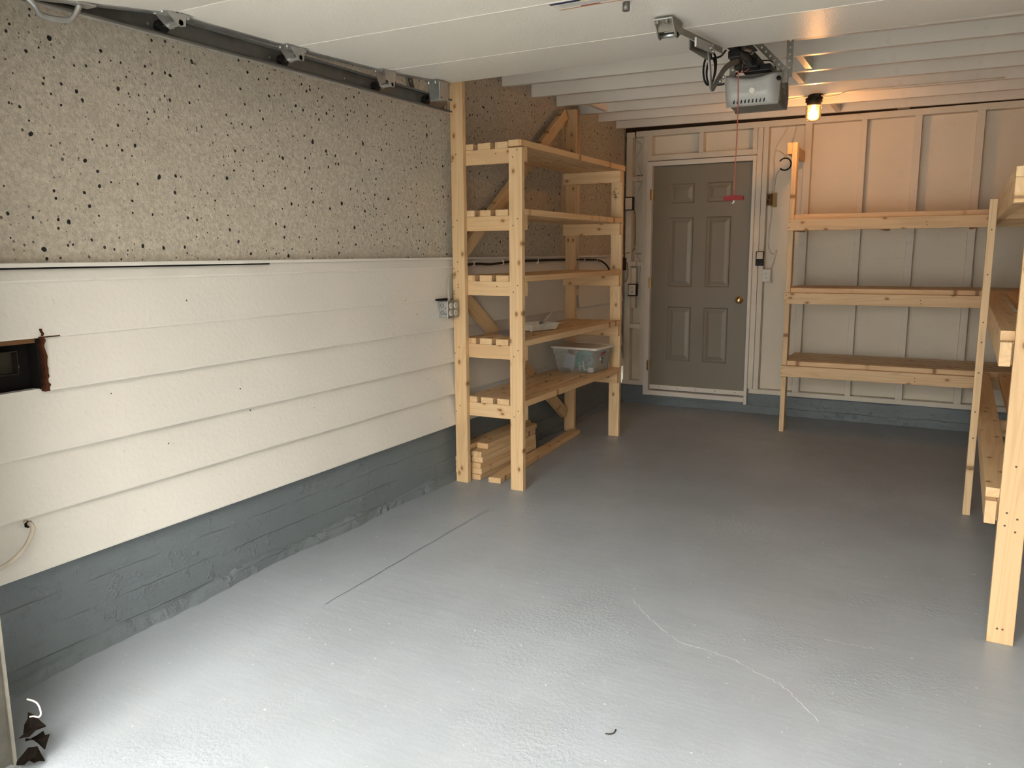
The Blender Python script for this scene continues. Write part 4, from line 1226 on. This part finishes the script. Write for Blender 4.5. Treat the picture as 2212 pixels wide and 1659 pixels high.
lathe('end_fitting', [(0.0, -0.02), (0.02, -0.018), (0.026, 0.0), (0.024, 0.03), (0.019, 0.045)], (-2.767, 6.275, 1.15), FRAMEWHITE, cn)
box('backing_strip', -2.796, -2.784, 6.205, 6.235, 1.47, 2.63, FRAMEWHITE, cn)
tag(box('wall_batten', -2.796, -2.777, 6.10, 6.16, 1.48, 2.63, FRAMEWHITE), 'narrow painted batten on the stucco next to the vertical conduit', 'batten')

# ------------------------------------------------------------------ electrical bits on the back wall
def wallbox(name, x0, x1, z0, z1, y, d, face, rim, label, cat, detail=None):
    t = thing(name, ((x0 + x1) / 2, y, (z0 + z1) / 2), label, cat)
    box('box_body', x0, x1, y - d, y, z0, z1, rim, t, 0.003)
    box('face_plate', x0 + 0.007, x1 - 0.007, y - d - 0.004, y - d + 0.001, z0 + 0.008, z1 - 0.008, face, t, 0.002)
    yf = y - d - 0.004
    if detail == 'duplex':
        for dz in (-0.02, 0.02):
            c = Vector(((x0 + x1) / 2, yf, (z0 + z1) / 2 + dz)) - off(t)
            bm = bmesh.new()
            addlathe(bm, [(0.0145, -0.001), (0.0145, 0.002), (0.0, 0.002)], c, 'y', 16)
            for sx in (-0.006, 0.006): addbox(bm, c.x + sx - 0.0014, c.x + sx + 0.0014, c.y - 0.0028, c.y - 0.0015, c.z - 0.002, c.z + 0.007, mi=1)
            addbox(bm, c.x - 0.002, c.x + 0.002, c.y - 0.0028, c.y - 0.0015, c.z - 0.010, c.z - 0.005, mi=1)
            link('receptacle', bm, [WHITEPL, SCREW], t)
    return t
wallbox('junction_box', -2.768, -2.684, 1.893, 2.018, YB, 0.045, FRAMEWHITE, BLACK, 'black box with a blank pale cover, left of the entry door', 'junction box')
wallbox('outlet', -2.718, -2.632, 1.073, 1.190, YB, 0.05, WHITEPL, BLACK, 'white duplex outlet in a black box, left of the entry door', 'outlet', 'duplex')
wallbox('outlet', -1.452, -1.383, 1.220, 1.335, YB + 0.03, 0.045, WHITEPL, WHITEPL, 'white duplex outlet right of the entry door under the opener control', 'outlet', 'duplex')
wc = thing('wall_control', (-1.48, YB, 1.43), 'black door-opener wall control with a pale upper button', 'wall switch')
box('case', -1.517, -1.445, YB - 0.022, YB, 1.366, 1.494, BLACK, wc, 0.004)
box('button', -1.508, -1.454, YB - 0.026, YB - 0.021, 1.427, 1.488, plain('pale_button', (0.62, 0.52, 0.40), 0.3), wc, 0.003)
boxes('small_buttons', [(-1.506, -1.484, YB - 0.024, YB - 0.021, 1.378, 1.395), (-1.478, -1.456, YB - 0.024, YB - 0.021, 1.378, 1.395)], DKCABLE, wc, 0.002)
obx = thing('open_switch_box', (-1.43, 7.53, 1.95), 'small brown open switch box right of the entry door', 'switch box')
box('adhesive_patch', -1.425, -1.372, 7.525, 7.5345, 1.885, 2.01, TAN, obx, 0.004)
box('box_body', -1.450, -1.410, 7.46, 7.5245, 1.90, 2.0, BROWNBOX, obx, 0.004)
boxes('terminals', [(-1.444, -1.43, 7.452, 7.462, 1.915, 1.94), (-1.438, -1.418, 7.454, 7.462, 1.955, 1.985)], DKCABLE, obx, 0.002)
YW = 7.531
def cable(pts, label, r=0.006, mat=None): return tag(tube('cable', [(x, YW, z) for x, z in pts], r, mat or CABLE, None, 8), label, 'cable')
cable([(-1.30, 2.578), (-1.345, 2.50), (-1.395, 2.42), (-1.41, 2.36), (-1.412, 2.28), (-1.408, 2.18), (-1.418, 2.10), (-1.425, 2.0)], 'painted cable running from the top plate down to the brown switch box')
cable([(-1.235, 2.578), (-1.255, 2.48), (-1.29, 2.38), (-1.315, 2.31)], 'painted cable slanting down from the top plate to the black cable loop')
cable([(-1.408, 2.38), (-1.37, 2.37), (-1.335, 2.345), (-1.315, 2.31)], 'short painted cable bridging across to the black cable loop', 0.005)
lp = [(-1.318 + 0.052 * math.cos(a), 2.255 + 0.052 * math.sin(a)) for a in [math.radians(150 - 24 * k) for k in range(13)]]
cable(lp, 'black cable bent into an open ring on the wall right of the entry door', 0.006, BLACK)
cable([(-1.36, 2.205), (-1.385, 2.18), (-1.395, 2.12), (-1.405, 2.0)], 'painted cable from the black ring down to the brown switch box', 0.005)
cable([(-1.415, 1.90), (-1.418, 1.80), (-1.428, 1.68), (-1.43, 1.56), (-1.418, 1.50), (-1.39, 1.465), (-1.362, 1.478), (-1.358, 1.50), (-1.37, 1.43), (-1.392, 1.335)], 'painted cable hooking from the brown switch box to the right-hand outlet')
cable([(-2.72, 2.56), (-2.655, 2.5), (-2.70, 2.40), (-2.725, 2.30), (-2.715, 2.15), (-2.73, 2.03)], 'painted cable dropping to the box with the blank cover', 0.006)
cable([(-2.69, 2.33), (-2.66, 2.25), (-2.655, 2.18), (-2.66, 2.12), (-2.68, 2.08)], 'loose painted cable loop above the box with the blank cover', 0.005)
tag(tube('cable', [(-2.705, YW - 0.02, 1.895), (-2.70, YW, 1.80), (-2.70, YW, 1.60), (-2.705, YW, 1.53), (-2.73, YB - 0.006, 1.49), (-2.77, YB - 0.006, 1.485)], 0.006, TAN, None, 8), 'tan cable dropping from the blank-cover box towards the corner', 'cable')
cable([(-2.70, 1.56), (-2.685, 1.48), (-2.65, 1.41), (-2.64, 1.37), (-2.66, 1.19)], 'painted cable from above the noggin down to the left-hand outlet', 0.005)
tag(tube('cable', [(-2.765, YB - 0.012, 1.40), (-2.74, YB - 0.012, 1.38), (-2.735, YB - 0.012, 1.28), (-2.75, YB - 0.012, 1.22), (-2.775, YB - 0.012, 1.21)], 0.005, TAN, None, 8), 'tan cable curled beside the corner below the noggin', 'cable')
tag(box('corner_box', -2.783, -2.755, 7.40, 7.449, 1.32, 1.44, DKCABLE, None, 0.004), 'small dark box in the corner left of the entry door', 'junction box')

# ------------------------------------------------------------------ debris at the opening and on the floor
def leaf(x, y, z, s, rx, ry, rz, label):
    bm = bmesh.new(); rq = random.Random(int(x * 1e4))
    n = 6
    L = []; Rr = []; Mid = []
    for k in range(n + 1):
        u = k / n
        w = s * 0.42 * math.sin(math.pi * min(0.98, 0.06 + u * 0.93)) * rq.uniform(0.75, 1.2)
        zz = s * 0.22 * math.sin(u * 3.1)
        Mid.append(bm.verts.new((u * s - s / 2, 0, zz)))
        L.append(bm.verts.new((u * s - s / 2, w, zz + w * rq.uniform(0.2, 0.7))))
        Rr.append(bm.verts.new((u * s - s / 2, -w, zz + w * rq.uniform(0.2, 0.7))))
    for k in range(n):
        bm.faces.new((Mid[k], Mid[k + 1], L[k + 1], L[k])); bm.faces.new((Mid[k + 1], Mid[k], Rr[k], Rr[k + 1]))
    bmesh.ops.solidify(bm, geom=list(bm.faces), thickness=0.0012)
    o = link('dry_leaf', bm, LEAF); o.location = (x, y, z); o.rotation_euler = (rx, ry, rz)
    return tag(o, label, 'leaf', 'dry leaves by the door track')
zf = floor_z(1.2)
leaf(-2.362, 1.262, zf + 0.098, 0.085, 0.6, -0.4, 0.4, 'topmost dark dry leaf caught beside the foot of the door track')
leaf(-2.345, 1.250, zf + 0.060, 0.08, -0.3, 0.1, 0.1, 'dark dry leaf in the middle of the clump by the door track')
leaf(-2.340, 1.228, zf + 0.018, 0.075, 0.2, 0.15, 0.9, 'brown dry leaf lying lowest in the clump by the door track')
tag(tube('wire_loop', [(-2.384, 1.262, 0.150), (-2.36, 1.262, 0.153), (-2.335, 1.262, 0.152), (-2.322, 1.262, 0.139), (-2.319, 1.262, 0.120), (-2.332, 1.262, 0.106), (-2.36, 1.262, 0.100), (-2.386, 1.262, 0.090)], 0.0028, WHITEPL, None, 8), 'thin white wire loop poking out from the foot of the door track', 'wire')
tag(tube('bent_twig', [(-0.842, 2.158, floor_z(2.16) + 0.003), (-0.829, 2.160, floor_z(2.16) + 0.004), (-0.819, 2.172, floor_z(2.16) + 0.004), (-0.820, 2.192, floor_z(2.16) + 0.004)], 0.0022, DKCABLE, None, 6), 'small dark curved twig lying on the grey floor', 'twig')
